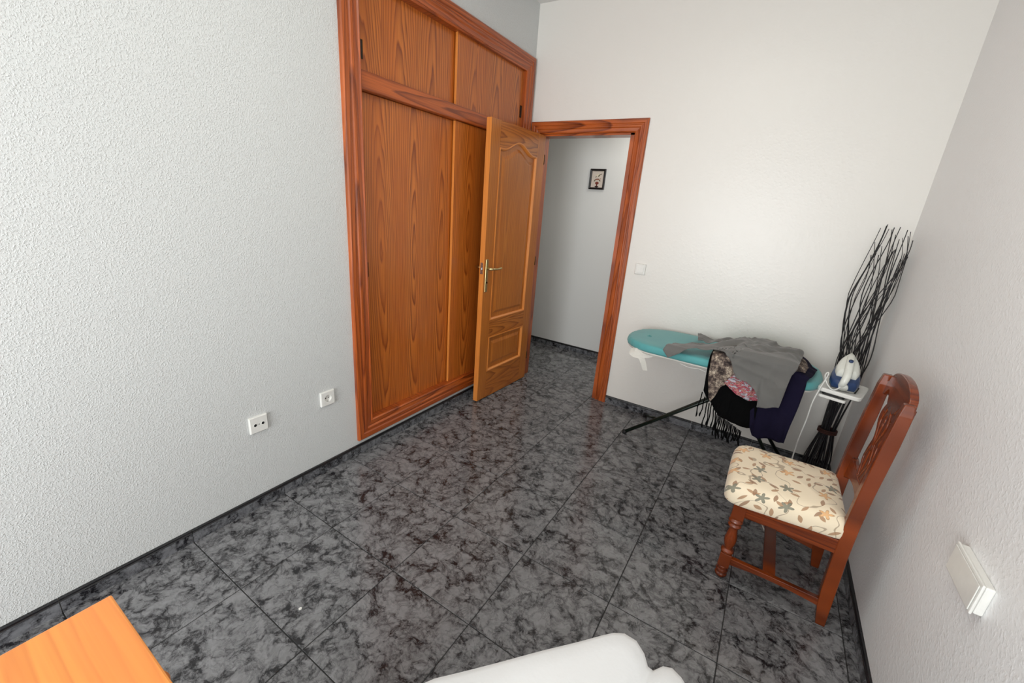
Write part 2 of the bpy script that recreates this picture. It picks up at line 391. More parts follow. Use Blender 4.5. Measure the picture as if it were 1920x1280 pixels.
def plate(name, outline, holes, depth, mats, parent, frame, bevel=0.0, loc=None):
    """flat shape with holes in the (u,v) plane of frame=(origin,u,v,n), extruded to full thickness depth about n"""
    cu = bpy.data.curves.new(name, 'CURVE'); cu.dimensions = '2D'; cu.fill_mode = 'BOTH'
    cu.extrude = max(depth / 2 - bevel, 0); cu.bevel_depth = bevel; cu.bevel_resolution = 1; cu.offset = -bevel
    for pts in [outline] + list(holes):
        s = cu.splines.new('POLY'); s.points.add(len(pts) - 1); s.use_cyclic_u = True
        for q, (x, y) in zip(s.points, pts): q.co = (x, y, 0, 1)
    t = bpy.data.objects.new('tmp', cu); COL.objects.link(t)
    bpy.context.view_layer.update()
    me = bpy.data.meshes.new_from_object(t.evaluated_get(bpy.context.evaluated_depsgraph_get()))
    bpy.data.objects.remove(t); bpy.data.curves.remove(cu)
    o_, u, v, n = [Vector(q) for q in frame]
    bm = bmesh.new(); bm.from_mesh(me); bpy.data.meshes.remove(me)
    bmesh.ops.remove_doubles(bm, verts=bm.verts, dist=1e-5)
    for vt in bm.verts: vt.co = o_ + u * vt.co.x + v * vt.co.y + n * vt.co.z
    return build(name, bm, mats, parent, loc=loc)

# ================================================================== SETTING
W, LY, BY, HC = 2.445, 3.0056, -2.60, 2.879      # right wall, far wall, back wall, ceiling height
TH = .10                                          # far wall thickness
YW0, YW1, ZW0, ZW1 = 1.291, 2.984, .090, 2.530    # wardrobe outer
HY = 4.0                                          # hallway far wall
# left wall with the wardrobe recess cut out
bm = bmesh.new()
box(bm, (-.12, BY - .1, -.02), (0, YW0 + .03, HC)); box(bm, (-.12, YW0 + .03, -.02), (0, LY, ZW0 + .03))
box(bm, (-.12, YW0 + .03, ZW1 - .03), (0, LY, HC)); box(bm, (-.70, YW0 + .03, ZW0 - .1), (-.62, LY, ZW1 + .1))
box(bm, (-.12, LY - .03, ZW0 + .03), (0, LY, ZW1 - .03))
box(bm, (-.66, YW0 - .03, ZW0), (-.12, YW0 + .03, ZW1)); box(bm, (-.66, YW0 + .03, ZW1 - .03), (-.12, LY, ZW1 + .03)); box(bm, (-.66, YW0 + .03, ZW0 - .03), (-.12, LY, ZW0 + .03))
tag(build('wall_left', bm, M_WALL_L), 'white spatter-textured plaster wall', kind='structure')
# far wall with the doorway
OX0, OX1, OZ = .105, .842, 2.02
bm = bmesh.new()
box(bm, (-1.4, LY, -.02), (OX0, LY + TH, HC)); box(bm, (OX1, LY, -.02), (W + .1, LY + TH, HC)); box(bm, (OX0, LY, OZ + .015), (OX1, LY + TH, HC))
tag(build('wall_far', bm, M_WALL_F), 'cream-white smooth plaster wall with the doorway', kind='structure')
tag(build('wall_right', boxbm((W, BY - .1, -.02), (W + .1, LY + TH, HC)), M_WALL_R), 'white plaster wall behind the chair', kind='structure')
WX0, WX1, WZ0, WZ1 = .45, 2.15, .08, 2.16
bm = bmesh.new()
box(bm, (-.1, BY - .1, -.02), (WX0, BY, HC)); box(bm, (WX1, BY - .1, -.02), (W + .1, BY, HC))
box(bm, (WX0, BY - .1, -.02), (WX1, BY, WZ0)); box(bm, (WX0, BY - .1, WZ1), (WX1, BY, HC))
tag(build('wall_back', bm, M_WALL_R), kind='structure')
tag(build('ceiling', boxbm((-.12, BY - .1, HC), (W + .1, LY + TH, HC + .08)), M_CEIL), kind='structure')
win = empty('window_1', (1.30, BY - .05, WZ0), kind='structure')
bm = bmesh.new()
for a, c_ in (((WX0, WZ0), (WX1, WZ0 + .05)), ((WX0, WZ1 - .05), (WX1, WZ1)), ((WX0, WZ0 + .05), (WX0 + .05, WZ1 - .05)), ((WX1 - .05, WZ0 + .05), (WX1, WZ1 - .05))):
    box(bm, (a[0], BY - .09, a[1]), (c_[0], BY - .04, c_[1]))
build('window_frame', bm, M_PLAST, win)
# hallway shell
bm = bmesh.new()
box(bm, (-1.4, HY, -.02), (2.2, HY + .1, 2.6)); tag(build('wall_hall_far', bm, M_HALL), 'pale grey hallway wall', kind='structure')
bm = bmesh.new(); box(bm, (-1.5, LY, -.02), (-1.4, HY + .1, 2.6)); box(bm, (2.2, LY + TH, -.02), (2.3, HY + .1, 2.6))
tag(build('wall_hall_side', bm, M_HALL), kind='structure')
tag(build('ceiling_hall', boxbm((-1.5, LY + TH, 2.5), (2.3, HY + .1, 2.6)), M_CEIL), kind='structure')

# floor: slab of grout, every tile its own piece
fl = empty('floor', (0, 0, 0), 'grey and black marbled glossy floor tiles', kind='structure')
build('grout_bed', boxbm((-1.5, BY - .1, -.06), (W + .1, HY + .1, -.0022)), M_GROUT, fl)
TS, TX, TY = .4007, .3971, .0355
G2 = .0017
cache = {}
def floor_tile(x0, y0, x1, y1):
    k = (round(x1 - x0, 4), round(y1 - y0, 4))
    if k not in cache:
        bm = bmesh.new(); wx, wy = (x1 - x0) / 2 - G2, (y1 - y0) / 2 - G2; c = .0012
        secs = [[(-wx, -wy, -.01), (wx, -wy, -.01), (wx, wy, -.01), (-wx, wy, -.01)], [(-wx, -wy, -c), (wx, -wy, -c), (wx, wy, -c), (-wx, wy, -c)],
                [(-wx + c, -wy + c, 0), (wx - c, -wy + c, 0), (wx - c, wy - c, 0), (-wx + c, wy - c, 0)]]
        strip_sweep(bm, secs); me = bpy.data.meshes.new('tile'); bmesh.ops.recalc_face_normals(bm, faces=bm.faces); bm.to_mesh(me); bm.free(); me.materials.append(M_TILE); cache[k] = me
    o = bpy.data.objects.new('tile', cache[k]); COL.objects.link(o); o.parent = fl
    o.location = ((x0 + x1) / 2, (y0 + y1) / 2, 0)
def cuts(o0, a, b_):
    r = [a]; k = math.floor((a - o0) / TS) + 1
    while o0 + k * TS < b_ - .005: r.append(o0 + k * TS); k += 1
    r.append(b_); return r
def lay(xa, xb, ya, yb):
    xs, ys = cuts(TX, xa, xb), cuts(TY, ya, yb)
    for x0, x1 in zip(xs, xs[1:]):
        for y0, y1 in zip(ys, ys[1:]):
            if x1 - x0 > .01 and y1 - y0 > .01: floor_tile(x0, y0, x1, y1)
lay(.0, W, BY, LY)
lay(OX0, OX1, LY, LY + TH)
lay(-1.4, 2.2, LY + TH, HY)

# skirting: short tiles with a dark rounded rim
SK, TK = .062, .012
def skirt(name, side, a, b_, fixed, sgn, along, o0, label):
    root = empty(name, ((a + b_) / 2, fixed, 0) if along == 0 else (fixed, (a + b_) / 2, 0), label, kind='structure')
    cs = cuts(o0, a, b_)
    for c0, c1 in zip(cs, cs[1:]):
        if c1 - c0 < .01: continue
        c0 += .0012; c1 -= .0012
        def P(t, d, z): return (t, fixed + sgn * d, z) if along == 0 else (fixed + sgn * d, t, z)
        bm = bmesh.new()
        prof = [(0, .0), (TK - .002, .0), (TK - .002, SK - .016), (0, SK - .016)]
        strip_sweep(bm, [[P(c0, d, z) for d, z in prof], [P(c1, d, z) for d, z in prof]])
        t = build('tile', bm, M_SKIRT, root, loc=P((c0 + c1) / 2, 0, 0))
        bm = bmesh.new()
        prof = [(0, SK - .015), (TK - .001, SK - .015), (TK, SK - .0135), (TK - .002, SK - .011), (TK - .003, SK - .009), (TK + .001, SK - .006), (TK, SK - .002), (TK - .004, SK), (0, SK)]
        strip_sweep(bm, [[P(c0, d, z) for d, z in prof], [P(c1, d, z) for d, z in prof]])
        build('rim', bm, M_SKTOP, root, loc=P((c0 + c1) / 2, 0, 0))
skirt('baseboard_left', 'left', BY, LY, 0, 1, 1, TY, 'dark marbled skirting tiles with black rounded rim')
skirt('baseboard_far', 'far', .925, W - .02, LY, -1, 0, TX, 'dark marbled skirting tiles with black rounded rim')
skirt('baseboard_right', 'right', BY, LY - .02, W, -1, 1, TY, 'dark marbled skirting tiles with black rounded rim')
skirt('baseboard_hall', 'hall', -1.4, 2.2, HY, -1, 0, TX + .05, 'dark marbled skirting tiles with black rounded rim')

# ================================================================== DOORWAY CASING (trim_1) and DOOR LEAF (door_1)
def moulding(bm, line, inward, normal, width, proud=.018):
    """profile swept along line; inward = direction from outer to inner edge (mitre handled by per-point inward vectors)"""
    prof = [(0, 0), (0, proud * .75), (.06, proud), (.30, proud), (.36, proud * .72), (.42, proud * .72), (.48, proud * .95), (.58, proud * .95), (.66, proud * .66), (.86, proud * .55), (.93, proud * .8), (1, proud * .55), (1, 0)]
    secs = []
    nrm = Vector(normal)
    for p, iv in zip(line, inward):
        secs.append([Vector(p) + Vector(iv) * (a * width) + nrm * h for a, h in prof])
    strip_sweep(bm, secs)
TW = .088
cas = empty('door_frame', (.47, LY, 0), 'varnished red-brown pine casing around the open doorway in the far wall', 'door frame')
bm = bmesh.new(); moulding(bm, [(.930, LY, 0), (.930, LY, OZ + TW)], [(-1, 0, 0), (-1, 0, -1)], (0, -1, 0), TW); build('casing_upright', bm, M_FVX, cas)
bm = bmesh.new(); moulding(bm, [(.930, LY, OZ + TW), (.017, LY, OZ + TW)], [(-1, 0, -1), (1, 0, -1)], (0, -1, 0), TW); build('casing_head', bm, M_FHX, cas)
bm = bmesh.new(); moulding(bm, [(.017, LY, OZ + TW), (.017, LY, 0)], [(1, 0, -1), (1, 0, 0)], (0, -1, 0), TW); build('casing_upright', bm, M_FVX, cas)
build('jamb', boxbm((OX1 - .03, LY - .002, 0), (OX1 + .001, LY + TH + .01, OZ)), M_FV, cas)
build('jamb', boxbm((OX0 - .001, LY - .002, 0), (OX0 + .015, LY + TH + .01, OZ)), M_FV, cas)
build('lintel', boxbm((OX0, LY - .002, OZ - .012), (OX1, LY + TH + .01, OZ + .016)), M_FHX, cas)

# leaf, local frame: y=0 at hinge edge, -y towards free edge, +x = visible face at x=0, thickness to -x
LW, LZ0, LZ1, LT = .685, .008, 2.007, .040
leaf = empty('door_leaf', (.158, 2.985, 0), 'open varnished pine panel door standing in front of the wardrobe', 'door', rotz=-.036)
XF = 0.0
# stiles and rails boundaries (distance from hinge edge, towards free edge)
A0, A1 = .105, .583        # panel opening, hinge side .. free side
FB, FT = .232, .515        # lower panel
UB, UT = .648, 1.845       # upper panel
def arch(t):               # t in 0..1 across the opening; ogee arch
    s = abs(t - .5) * 2
    return .062 * (1 - (3 * min(1, s / .82) ** 2 - 2 * min(1, s / .82) ** 3))
build('stile', boxbm((-LT, -LW, LZ0), (0, -A1, LZ1)), [M_LV], leaf, local=True, bev=.002)
build('stile', boxbm((-LT, -A0, LZ0), (0, 0, LZ1)), [M_LV], leaf, local=True, bev=.002)
build('rail', boxbm((-LT, -A1, LZ0), (0, -A0, FB)), M_LH, leaf, local=True)
build('rail', boxbm((-LT, -A1, FT), (0, -A0, UB)), M_LH, leaf, local=True)
bm = bmesh.new()
NA = 40
pts = [(0, -A0, LZ1), (0, -A1, LZ1)] + [(0, -A1 + (A1 - A0) * i / NA, UT + arch(i / NA)) for i in range(NA + 1)]
extr(bm, pts, (-LT, 0, 0)); build('rail', bm, M_LH, leaf, local=True)
# edge strip
build('edge_strip', boxbm((-LT - .0003, -LW - .0016, LZ0), (.0003, -LW, LZ1)), M_LE, leaf, local=True)
def raised(name, zb, zt_fn, zt):
    bm = bmesh.new(); back = -LT * .5
    def ring(ins, depth):
        a0, a1 = A0 + ins, A1 - ins; r = [(depth, -a0, zb + ins), (depth, -a1, zb + ins)]
        for i in range(NA + 1):
            t = i / NA; r.append((depth, -a1 + (a1 - a0) * t, zt - ins + zt_fn(t)))
        return r
    strip_sweep(bm, [ring(0, -LT + .01), ring(0, -.013), ring(.045, -.013), ring(.066, -.004), ring(.070, -.0035)])
    build(name, bm, M_LV, leaf, local=True)
    # ovolo bead round the opening
    bm = bmesh.new()
    def bead(ins, d): return ring(ins, d)
    R0, R1, R2, R3 = bead(0, .0035), bead(.007, .0035), bead(.015, -.006), bead(.016, -.013)
    Rb = bead(0, -.013)
    V = [[bm.verts.new(Vector(p)) for p in r] for r in (Rb, R0, R1, R2, R3)]
    n = len(V[0])
    for a in range(5):
        b_ = (a + 1) % 5
        for i in range(n): bm.faces.new((V[a][i], V[a][(i + 1) % n], V[b_][(i + 1) % n], V[b_][i]))
    build('bead', bm, M_LE, leaf, local=True)
raised('panel', FB, lambda t: 0, FT)
raised('panel', UB, arch, UT)
# handle set
hp = build('handle_plate', boxbm((0, -.692 + .022, .875), (.006, -.692 + .050, 1.110)), M_BRASS, leaf, local=True, bev=.003)
bm = bmesh.new()
tube(bm, [(.004, -.657, 1.045), (.050, -.657, 1.045)], .009, 12)
tube(bm, smooth_pts([(.048, -.660, 1.045), (.055, -.640, 1.046), (.056, -.600, 1.043), (.052, -.548, 1.047)]), .0075, 10)
build('lever', bm, M_BRASS, leaf, local=True, smooth=True)
bm = bmesh.new(); tube(bm, [(.005, -.657, .945), (.011, -.657, .945)], .007, 12); build('keyhole', bm, M_BRONZE, leaf, local=True)
bm = bmesh.new(); tube(bm, [(-LT, -.657, 1.045), (-LT - .050, -.657, 1.045)], .009, 12)
tube(bm, smooth_pts([(-LT - .048, -.66, 1.045), (-LT - .055, -.64, 1.046), (-LT - .055, -.55, 1.044)]), .0075, 10)
build('lever', bm, M_BRASS, leaf, local=True, smooth=True)
bm = bmesh.new(); box(bm, (-.031, -LW - .0035, 1.005), (-.009, -LW - .001, 1.085)); build('latch_plate', bm, M_STEEL, leaf, local=True)
bm = bmesh.new(); box(bm, (-.026, -LW - .012, 1.035), (-.014, -LW - .003, 1.052)); build('latch', bm, M_STEEL, leaf, local=True, bev=.002)
for z in (.22, 1.06, 1.84):
    bm = bmesh.new(); lathe(bm, [(z - .036, .003), (z - .032, .0055), (z + .032, .0055), (z + .036, .003)], (-.002, .004, 0), 12)
    build('hinge', bm, M_BRONZE, leaf, local=True, smooth=True)

# ================================================================== WARDROBE
wd = empty('wardrobe', (0, (YW0 + YW1) / 2, ZW0), 'built-in pine wardrobe with four sliding doors sunk in the left wall', 'wardrobe')
FW = .108
def wm(name, line, inward, mt, width=FW):
    bm = bmesh.new(); moulding(bm, line, inward, (1, 0, 0), width, .022); return build(name, bm, mt, wd)
Y0, Y1, Z0, Z1 = YW0, YW1, ZW0, ZW1
wm('frame_stile', [(0, Y0, Z0), (0, Y0, Z1)], [(0, 1, 1), (0, 1, -1)], M_FV)
wm('frame_head', [(0, Y0, Z1), (0, Y1, Z1)], [(0, 1, -1), (0, -1, -1)], M_FH)
wm('frame_stile', [(0, Y1, Z1), (0, Y1, Z0)], [(0, -1, -1), (0, -1, 1)], M_FV)
wm('frame_sill', [(0, Y1, Z0), (0, Y0, Z0)], [(0, -1, 1), (0, 1, 1)], M_FH)
iy0, iy1, iz0, iz1 = Y0 + FW, Y1 - FW, Z0 + FW, Z1 - FW
build('mid_rail', boxbm((-.07, iy0 - .002, 1.958), (.006, iy1 + .002, 2.040)), M_FH, wd, bev=.004)
# lining of the recess
bm = bmesh.new(); box(bm, (-.6, iy0 - .02, iz0 - .02), (.002, iy0, iz1 + .02)); box(bm, (-.6, iy1, iz0 - .02), (.002, iy1 + .02, iz1 + .02))
box(bm, (-.6, iy0, iz1), (.002, iy1, iz1 + .02)); box(bm, (-.6, iy0, iz0 - .02), (.002, iy1, iz0))
build('lining', bm, M_FV, wd)
def sdoor(y0, y1, z0, z1, x, pull_y, pull_z, edge):
    d = build('sliding_door', boxbm((x - .016, y0, z0), (x, y1, z1)), M_WDOOR, wd, loc=(x, (y0 + y1) / 2, z0), bev=.001)
    if edge:
        bm = boxbm((x - .0165, y0 - .0015, z0), (x + .0006, y0 + .001, z1)); build('edge_strip', bm, M_LE, d, loc=(x, y0, z0))
    bm = bmesh.new(); w2, h2 = .0125, .040
    # recessed finger pull: rim and dark cup
    secs = []
    for ww, hh, dx in ((w2, h2, 0), (w2, h2, .0022), (w2 - .0025, h2 - .0025, .0022), (w2 - .004, h2 - .004, .0006)):
        secs.append([(x + dx, pull_y - ww, pull_z - hh), (x + dx, pull_y + ww, pull_z - hh), (x + dx, pull_y + ww, pull_z + hh), (x + dx, pull_y - ww, pull_z + hh)])
    strip_sweep(bm, secs)
    build('finger_pull', bm, M_BRONZE, d, loc=(x, pull_y, pull_z))
    build('pull_recess', boxbm((x + .0004, pull_y - w2 + .005, pull_z - h2 + .005), (x + .0010, pull_y + w2 - .005, pull_z + h2 - .005)), M_HOLE, d, loc=(x, pull_y, pull_z))
XR, XFN = -.036, -.012
sdoor(iy0, 2.16, 2.042, iz1, XR, 1.437, 2.135, False)
sdoor(2.118, iy1, 2.042, iz1, XFN, 2.862, 2.155, True)
sdoor(iy0, 2.16, iz0, 1.956, XR, 1.428, 1.088, False)
sdoor(2.118, iy1, iz0, 1.956, XFN, 2.862, 1.088, True)

# ================================================================== WALL FITTINGS
def cplate(name, c, s, d, axis, sgn, label, cat):
    """square switch-plate; axis = wall normal axis"""
    root = empty(name, c, label, cat)
    def P(a, b_, h):
        return (c[0] + sgn * h, c[1] + a, c[2] + b_) if axis == 0 else (c[0] + a, c[1] + sgn * h, c[2] + b_)
    return root, P
def ringplate(P, s, d, r, seg=24, cup=.006):
    bm = bmesh.new()
    sq = lambda k, h: [P(*p) for p in ()]
    def side(h, k):
        out = []
        for i in range(seg):
            a = 2 * pi * i / seg; q = max(abs(cos(a)), abs(sin(a))); out.append(P(k * cos(a) / q, k * sin(a) / q, h))
        return out
    def circ(h, rr): return [P(rr * cos(2 * pi * i / seg), rr * sin(2 * pi * i / seg), h) for i in range(seg)]
    strip_sweep(bm, [side(0, s), side(d - .003, s), side(d, s - .003)] + ([circ(d, r), circ(d - cup, r - .002), circ(d - cup, .001)] if r else [side(d, s * .3)]))
    return bm
root, P = cplate('tv_socket', (0, .757, .438), .04, .011, 0, 1, 'square white aerial socket with two black holes, left of the round power socket', 'socket')
build('socket_plate', ringplate(P, .040, .012, 0), M_PLAST, root)
for dy in (-.017, .017):
    bm = bmesh.new(); lathe(bm, [(.0118, .0085), (.0135, .0085), (.0135, .007), (.0125, .0065)], (0, root.location.y + dy, root.location.z), 16, 0); build('ring', bm, M_PLAST, root, smooth=False)
    bm = bmesh.new(); lathe(bm, [(.0118, .0066), (.0130, .0066)], (0, root.location.y + dy, root.location.z), 16, 0); build('hole', bm, M_HOLE, root)
bm = bmesh.new(); lathe(bm, [(.0118, .0025), (.0126, .0020)], (0, root.location.y, root.location.z), 10, 0); build('screw', bm, M_STEEL, root)
root, P = cplate('power_socket', (0, 1.113, .437), .04, .012, 0, 1, 'square white power socket with round recess, beside the wardrobe', 'socket')
build('socket_plate', ringplate(P, .040, .012, .020, cup=.010), M_PLAST, root)
for dy in (-.008, .008):
    bm = bmesh.new(); lathe(bm, [(.0015, .0028), (.0032, .0028)], (0, root.location.y + dy, root.location.z), 10, 0); build('hole', bm, M_HOLE, root)
bm = bmesh.new(); box(bm, (0, root.location.y - .003, root.location.z - .0195), (.010, root.location.y + .003, root.location.z - .0165)); build('earth_clip', bm, M_STEEL, root)

root, P = cplate('light_switch', (1.034, LY, 1.112), .038, .01, 1, -1, 'square white light switch on the wall right of the doorway', 'switch')
build('switch_plate', ringplate(P, .038, .013, 0), M_PLAST, root)
bm = bmesh.new(); strip_sweep(bm, [[P(-.026, -.026, .012), P(.026, -.026, .012), P(.026, .026, .012), P(-.026, .026, .012)], [P(-.025, -.025, .0185), P(.025, -.025, .0185), P(.025, .025, .014), P(-.025, .025, .014)]])
build('rocker', bm, M_PLAST, root)
# thick white double box on the right wall
dxb = .027
root = empty('double_socket', (W, 1.225, .695), 'thick white double socket box on the right wall near the camera', 'socket')
build('socket_box', boxbm((W - dxb + .010, 1.136, .656), (W, 1.300, .735)), M_PLAST, root, bev=.003)
build('socket_plate', boxbm((W - dxb + .003, 1.134, .653), (W - dxb + .0085, 1.302, .738)), M_PLAST, root, bev=.002)
build('cover_plate', boxbm((W - dxb, 1.140, .659), (W - dxb + .0025, 1.295, .731)), M_PLAST, root, bev=.001)

# small framed picture in the hallway
pic = empty('framed_picture', (.214, HY, 1.787), 'small black-framed print of flowers in a vase on the hallway wall', 'picture')
cx, cz, hw, hh = .214, 1.787, .079, .0935
bm = bmesh.new()
prof = [(0, 0), (0, .014), (.007, .017), (.017, .013), (.019, .008), (.019, 0)]
secs = []
for sx, sz in ((-1, -1), (1, -1), (1, 1), (-1, 1)):
    secs.append([(cx + sx * (hw - a), HY - h, cz + sz * (hh - a)) for a, h in prof])
V = [[bm.verts.new(Vector(p)) for p in s_] for s_ in secs]
for i in range(4):
    for j in range(len(prof)):
        k = (j + 1) % len(prof); bm.faces.new((V[i][j], V[(i + 1) % 4][j], V[(i + 1) % 4][k], V[i][k]))
build('frame', bm, simple('black_frame', srgb(22, 14, 14), .4), pic)
prt = build('print', boxbm((cx - .062, HY - .006, cz - .077), (cx + .062, HY - .002, cz + .077)), simple('aged_paper', srgb(214, 200, 188), .8), pic)
def blob(x, z, rx, rz, mt, n=14, name='motif', d=.0066, star=0, rot=0):
    bm = bmesh.new(); pts = []
    for i in range(n):
        a = 2 * pi * i / n; k = 1 - star * (i % 2); u, v = rx * k * cos(a), rz * k * sin(a)
        pts.append((cx + x + u * cos(rot) - v * sin(rot), HY - .006, cz + z + u * sin(rot) + v * cos(rot)))
    extr(bm, pts, (0, -d + .006, 0)); return build(name, bm, mt, prt, loc=(cx + x, HY - .006, cz + z))
mv = simple('print_vase_red', srgb(120, 50, 34), .8); mg = simple('print_leaf_green', srgb(96, 92, 60), .8); mbk = simple('print_dark', srgb(50, 38, 34), .8); mfl = simple('print_flower_rose', srgb(150, 100, 84), .8); myl = simple('print_flower_cream', srgb(232, 220, 190), .8)
blob(0, -.035, .019, .013, mv, name='vase'); blob(0, -.055, .006, .014, mv, name='vase_foot'); blob(0, -.067, .020, .007, mbk, name='vase_base')
for x, z, a, b_, mt, r in ((-.026, -.012, .014, .006, mg, 1.0), (-.012, -.002, .013, .007, mfl, .2), (.006, 0, .014, .008, mfl, 0), (.024, -.010, .014, .006, mg, -.8), (.030, .004, .007, .004, mfl, 0), (-.016, .022, .012, .004, mg, 1.2),
                          (-.008, .034, .012, .005, myl, .1), (.012, .030, .012, .006, mg, .6), (.020, .040, .014, .004, mg, .5), (.034, .046, .009, .004, mg, .8), (.004, .046, .008, .004, myl, 0)):
    blob(x, z, a, b_, mt, star=.25, rot=r, name='blossom')

# paper scrap on the floor
bm = bmesh.new()
extr(bm, [(.648, .516, .0005), (.655, .512, .0005), (.660, .519, .0005), (.656, .525, .0005), (.650, .523, .0005)], (0, 0, .002))
tag(build('paper_scrap', bm, M_PLAST, loc=(.654, .519, 0)), 'tiny white paper scrap lying alone on the dark floor tiles', 'scrap')
# black foot of something standing in the hallway behind the door
bm = bmesh.new(); lathe(bm, [(0, .018), (.012, .022), (.022, .020), (.026, .012), (.040, .010), (.046, .004)], (-.075, 3.44, 0), 16)
tag(build('door_stop', bm, M_BLACK, loc=(-.075, 3.44, 0), smooth=True), 'small black door stop on the hallway floor behind the door', 'door stop')

# ================================================================== IRONING BOARD
def sstep(a, b_, t):
    t = min(1, max(0, (t - a) / (b_ - a))); return t * t * (3 - 2 * t)
BZ = .722                                       # top of the padded board
ib = empty('ironing_board', (1.72, 2.70, 0), 'ironing board with teal cover standing against the far wall on dark crossed legs', 'ironing board')
out_pts = smooth_pts([(1.300, 2.452, 0), (1.215, 2.490, 0), (1.150, 2.560, 0), (1.128, 2.66, 0), (1.138, 2.76, 0), (1.185, 2.862, 0), (1.300, 2.938, 0), (1.45, 2.958, 0), (1.75, 2.958, 0), (1.98, 2.952, 0), (2.11, 2.92, 0), (2.190, 2.83, 0), (2.222, 2.70, 0), (2.210, 2.56, 0), (2.170, 2.47, 0), (2.10, 2.44, 0), (1.9, 2.432, 0), (1.6, 2.438, 0), (1.300, 2.452, 0)], 6)[:-1]
cxy = Vector((1.68, 2.70, 0))
def oring(shrink, z, wob=0):
    r = []
    for i, p in enumerate(out_pts):
        d = (p - cxy); l = d.length; q = cxy + d * ((l - shrink) / l)
        k = sstep(1.36, 1.16, q.x)
        ww = wob * (noise.noise((q.x * 30, q.y * 30, z * 20)) * .6 + .8 * k * sin(i * 2.3))
        r.append((q.x + ww * d.x / l, q.y + ww * d.y / l, z + ww * .5))
    return r
bm = bmesh.new()
strip_sweep(bm, [oring(.03, BZ - .048, 0), oring(.004, BZ - .046, .005), oring(0, BZ - .034, .007), oring(0, BZ - .016, .006), oring(.006, BZ - .004, .003), oring(.018, BZ, .0), oring(.08, BZ + .001, 0), oring(.15, BZ + .001, 0)])
build('cover', bm, M_TEAL, ib, smooth=True)
bm = bmesh.new()
strip_sweep(bm, [oring(.07, BZ - .064, 0), oring(.012, BZ - .060, .004), oring(.006, BZ - .046, .003), oring(.03, BZ - .045, 0)])
build('lining', bm, M_LINING, ib, smooth=True)
# wrinkle knot on the cover
bm = bmesh.new()
tube(bm, smooth_pts([(1.245, 2.66, BZ), (1.255, 2.675, BZ + .004), (1.268, 2.665, BZ + .004), (1.262, 2.65, BZ)], 4), .003, 6)
build('cover_pucker', bm, M_TEAL, ib, smooth=True)
# gathered drawstring cloth hanging under the nose
def ribbon(bm, path, wid, thick=.0012):
    path = smooth_pts(path, 5); ws = smooth_pts(wid, 5)
    secs = []
    for p, w_ in zip(path, ws):
        n = Vector((w_.y, -w_.x, 0)); n = n.normalized() if n.length > 1e-6 else Vector((0, 1, 0))
        secs.append([p - w_ - n * thick, p + w_ - n * thick, p + w_ + n * thick, p - w_ + n * thick])
    strip_sweep(bm, secs)
bm = bmesh.new()
ribbon(bm, [(1.215, 2.50, .672), (1.225, 2.47, .650), (1.25, 2.46, .628), (1.275, 2.462, .622)], [(.02, 0, .006), (.03, .004, .008), (.03, .006, 0), (.018, .006, -.002)])
ribbon(bm, [(1.262, 2.468, .648), (1.285, 2.462, .616), (1.300, 2.462, .585), (1.312, 2.465, .553)], [(.018, .003, .006), (.016, .008, .002), (.015, .006, 0), (.014, .004, 0)])
ribbon(bm, [(1.225, 2.48, .668), (1.29, 2.47, .655), (1.35, 2.48, .660)], [(0, .003, .012), (0, .003, .022), (0, .003, .006)])
build('gathered_hem', bm, M_LINING, ib)
bm = bmesh.new()
tube(bm, smooth_pts([(1.47, 2.47, .672), (1.52, 2.45, .655), (1.57, 2.45, .648), (1.62, 2.45, .652), (1.66, 2.46, .640)], 5), .0018, 6)
build('drawstring', bm, M_CABLE, ib, smooth=True)
# frame under the board
bm = bmesh.new()
for y in (2.60, 2.80): tube(bm, [(1.35, y, BZ - .07), (2.20, y, BZ - .07)], .009, 8)
build('under_frame', bm, M_DARKG, ib, smooth=True)
def legtube(a, b_, r=.0125):
    bm = bmesh.new(); tube(bm, [a, b_], r, 10); build('leg', bm, M_DARKG, ib, smooth=True)
def LA(t, o=0): return (1.222 + .798 * t, 2.605 + .14 * t + o, .013 + .634 * t)
legtube(LA(0), LA(1), .012); legtube(LA(.20, .006), LA(1, .06), .012)
legtube((1.272, 2.965, .013), LA(.24, .01), .0095)
legtube((1.72, 2.745, BZ - .075), (2.165, 2.665, .013), .011)
legtube((1.72, 2.825, BZ - .075), (2.195, 2.90, .013), .011)
for a in ((1.222, 2.605), (1.272, 2.965), (2.165, 2.665), (2.195, 2.90)):
    bm = bmesh.new(); lathe(bm, [(0, .014), (.004, .016), (.020, .016), (.026, .012)], (a[0], a[1], 0), 12); build('foot_cap', bm, M_BLACK, ib, smooth=True)
bm = bmesh.new(); tube(bm, [(1.80, 2.69, .53), (1.80, 2.88, .53)], .010, 8); build('crossbar', bm, M_DARKG, ib, smooth=True)

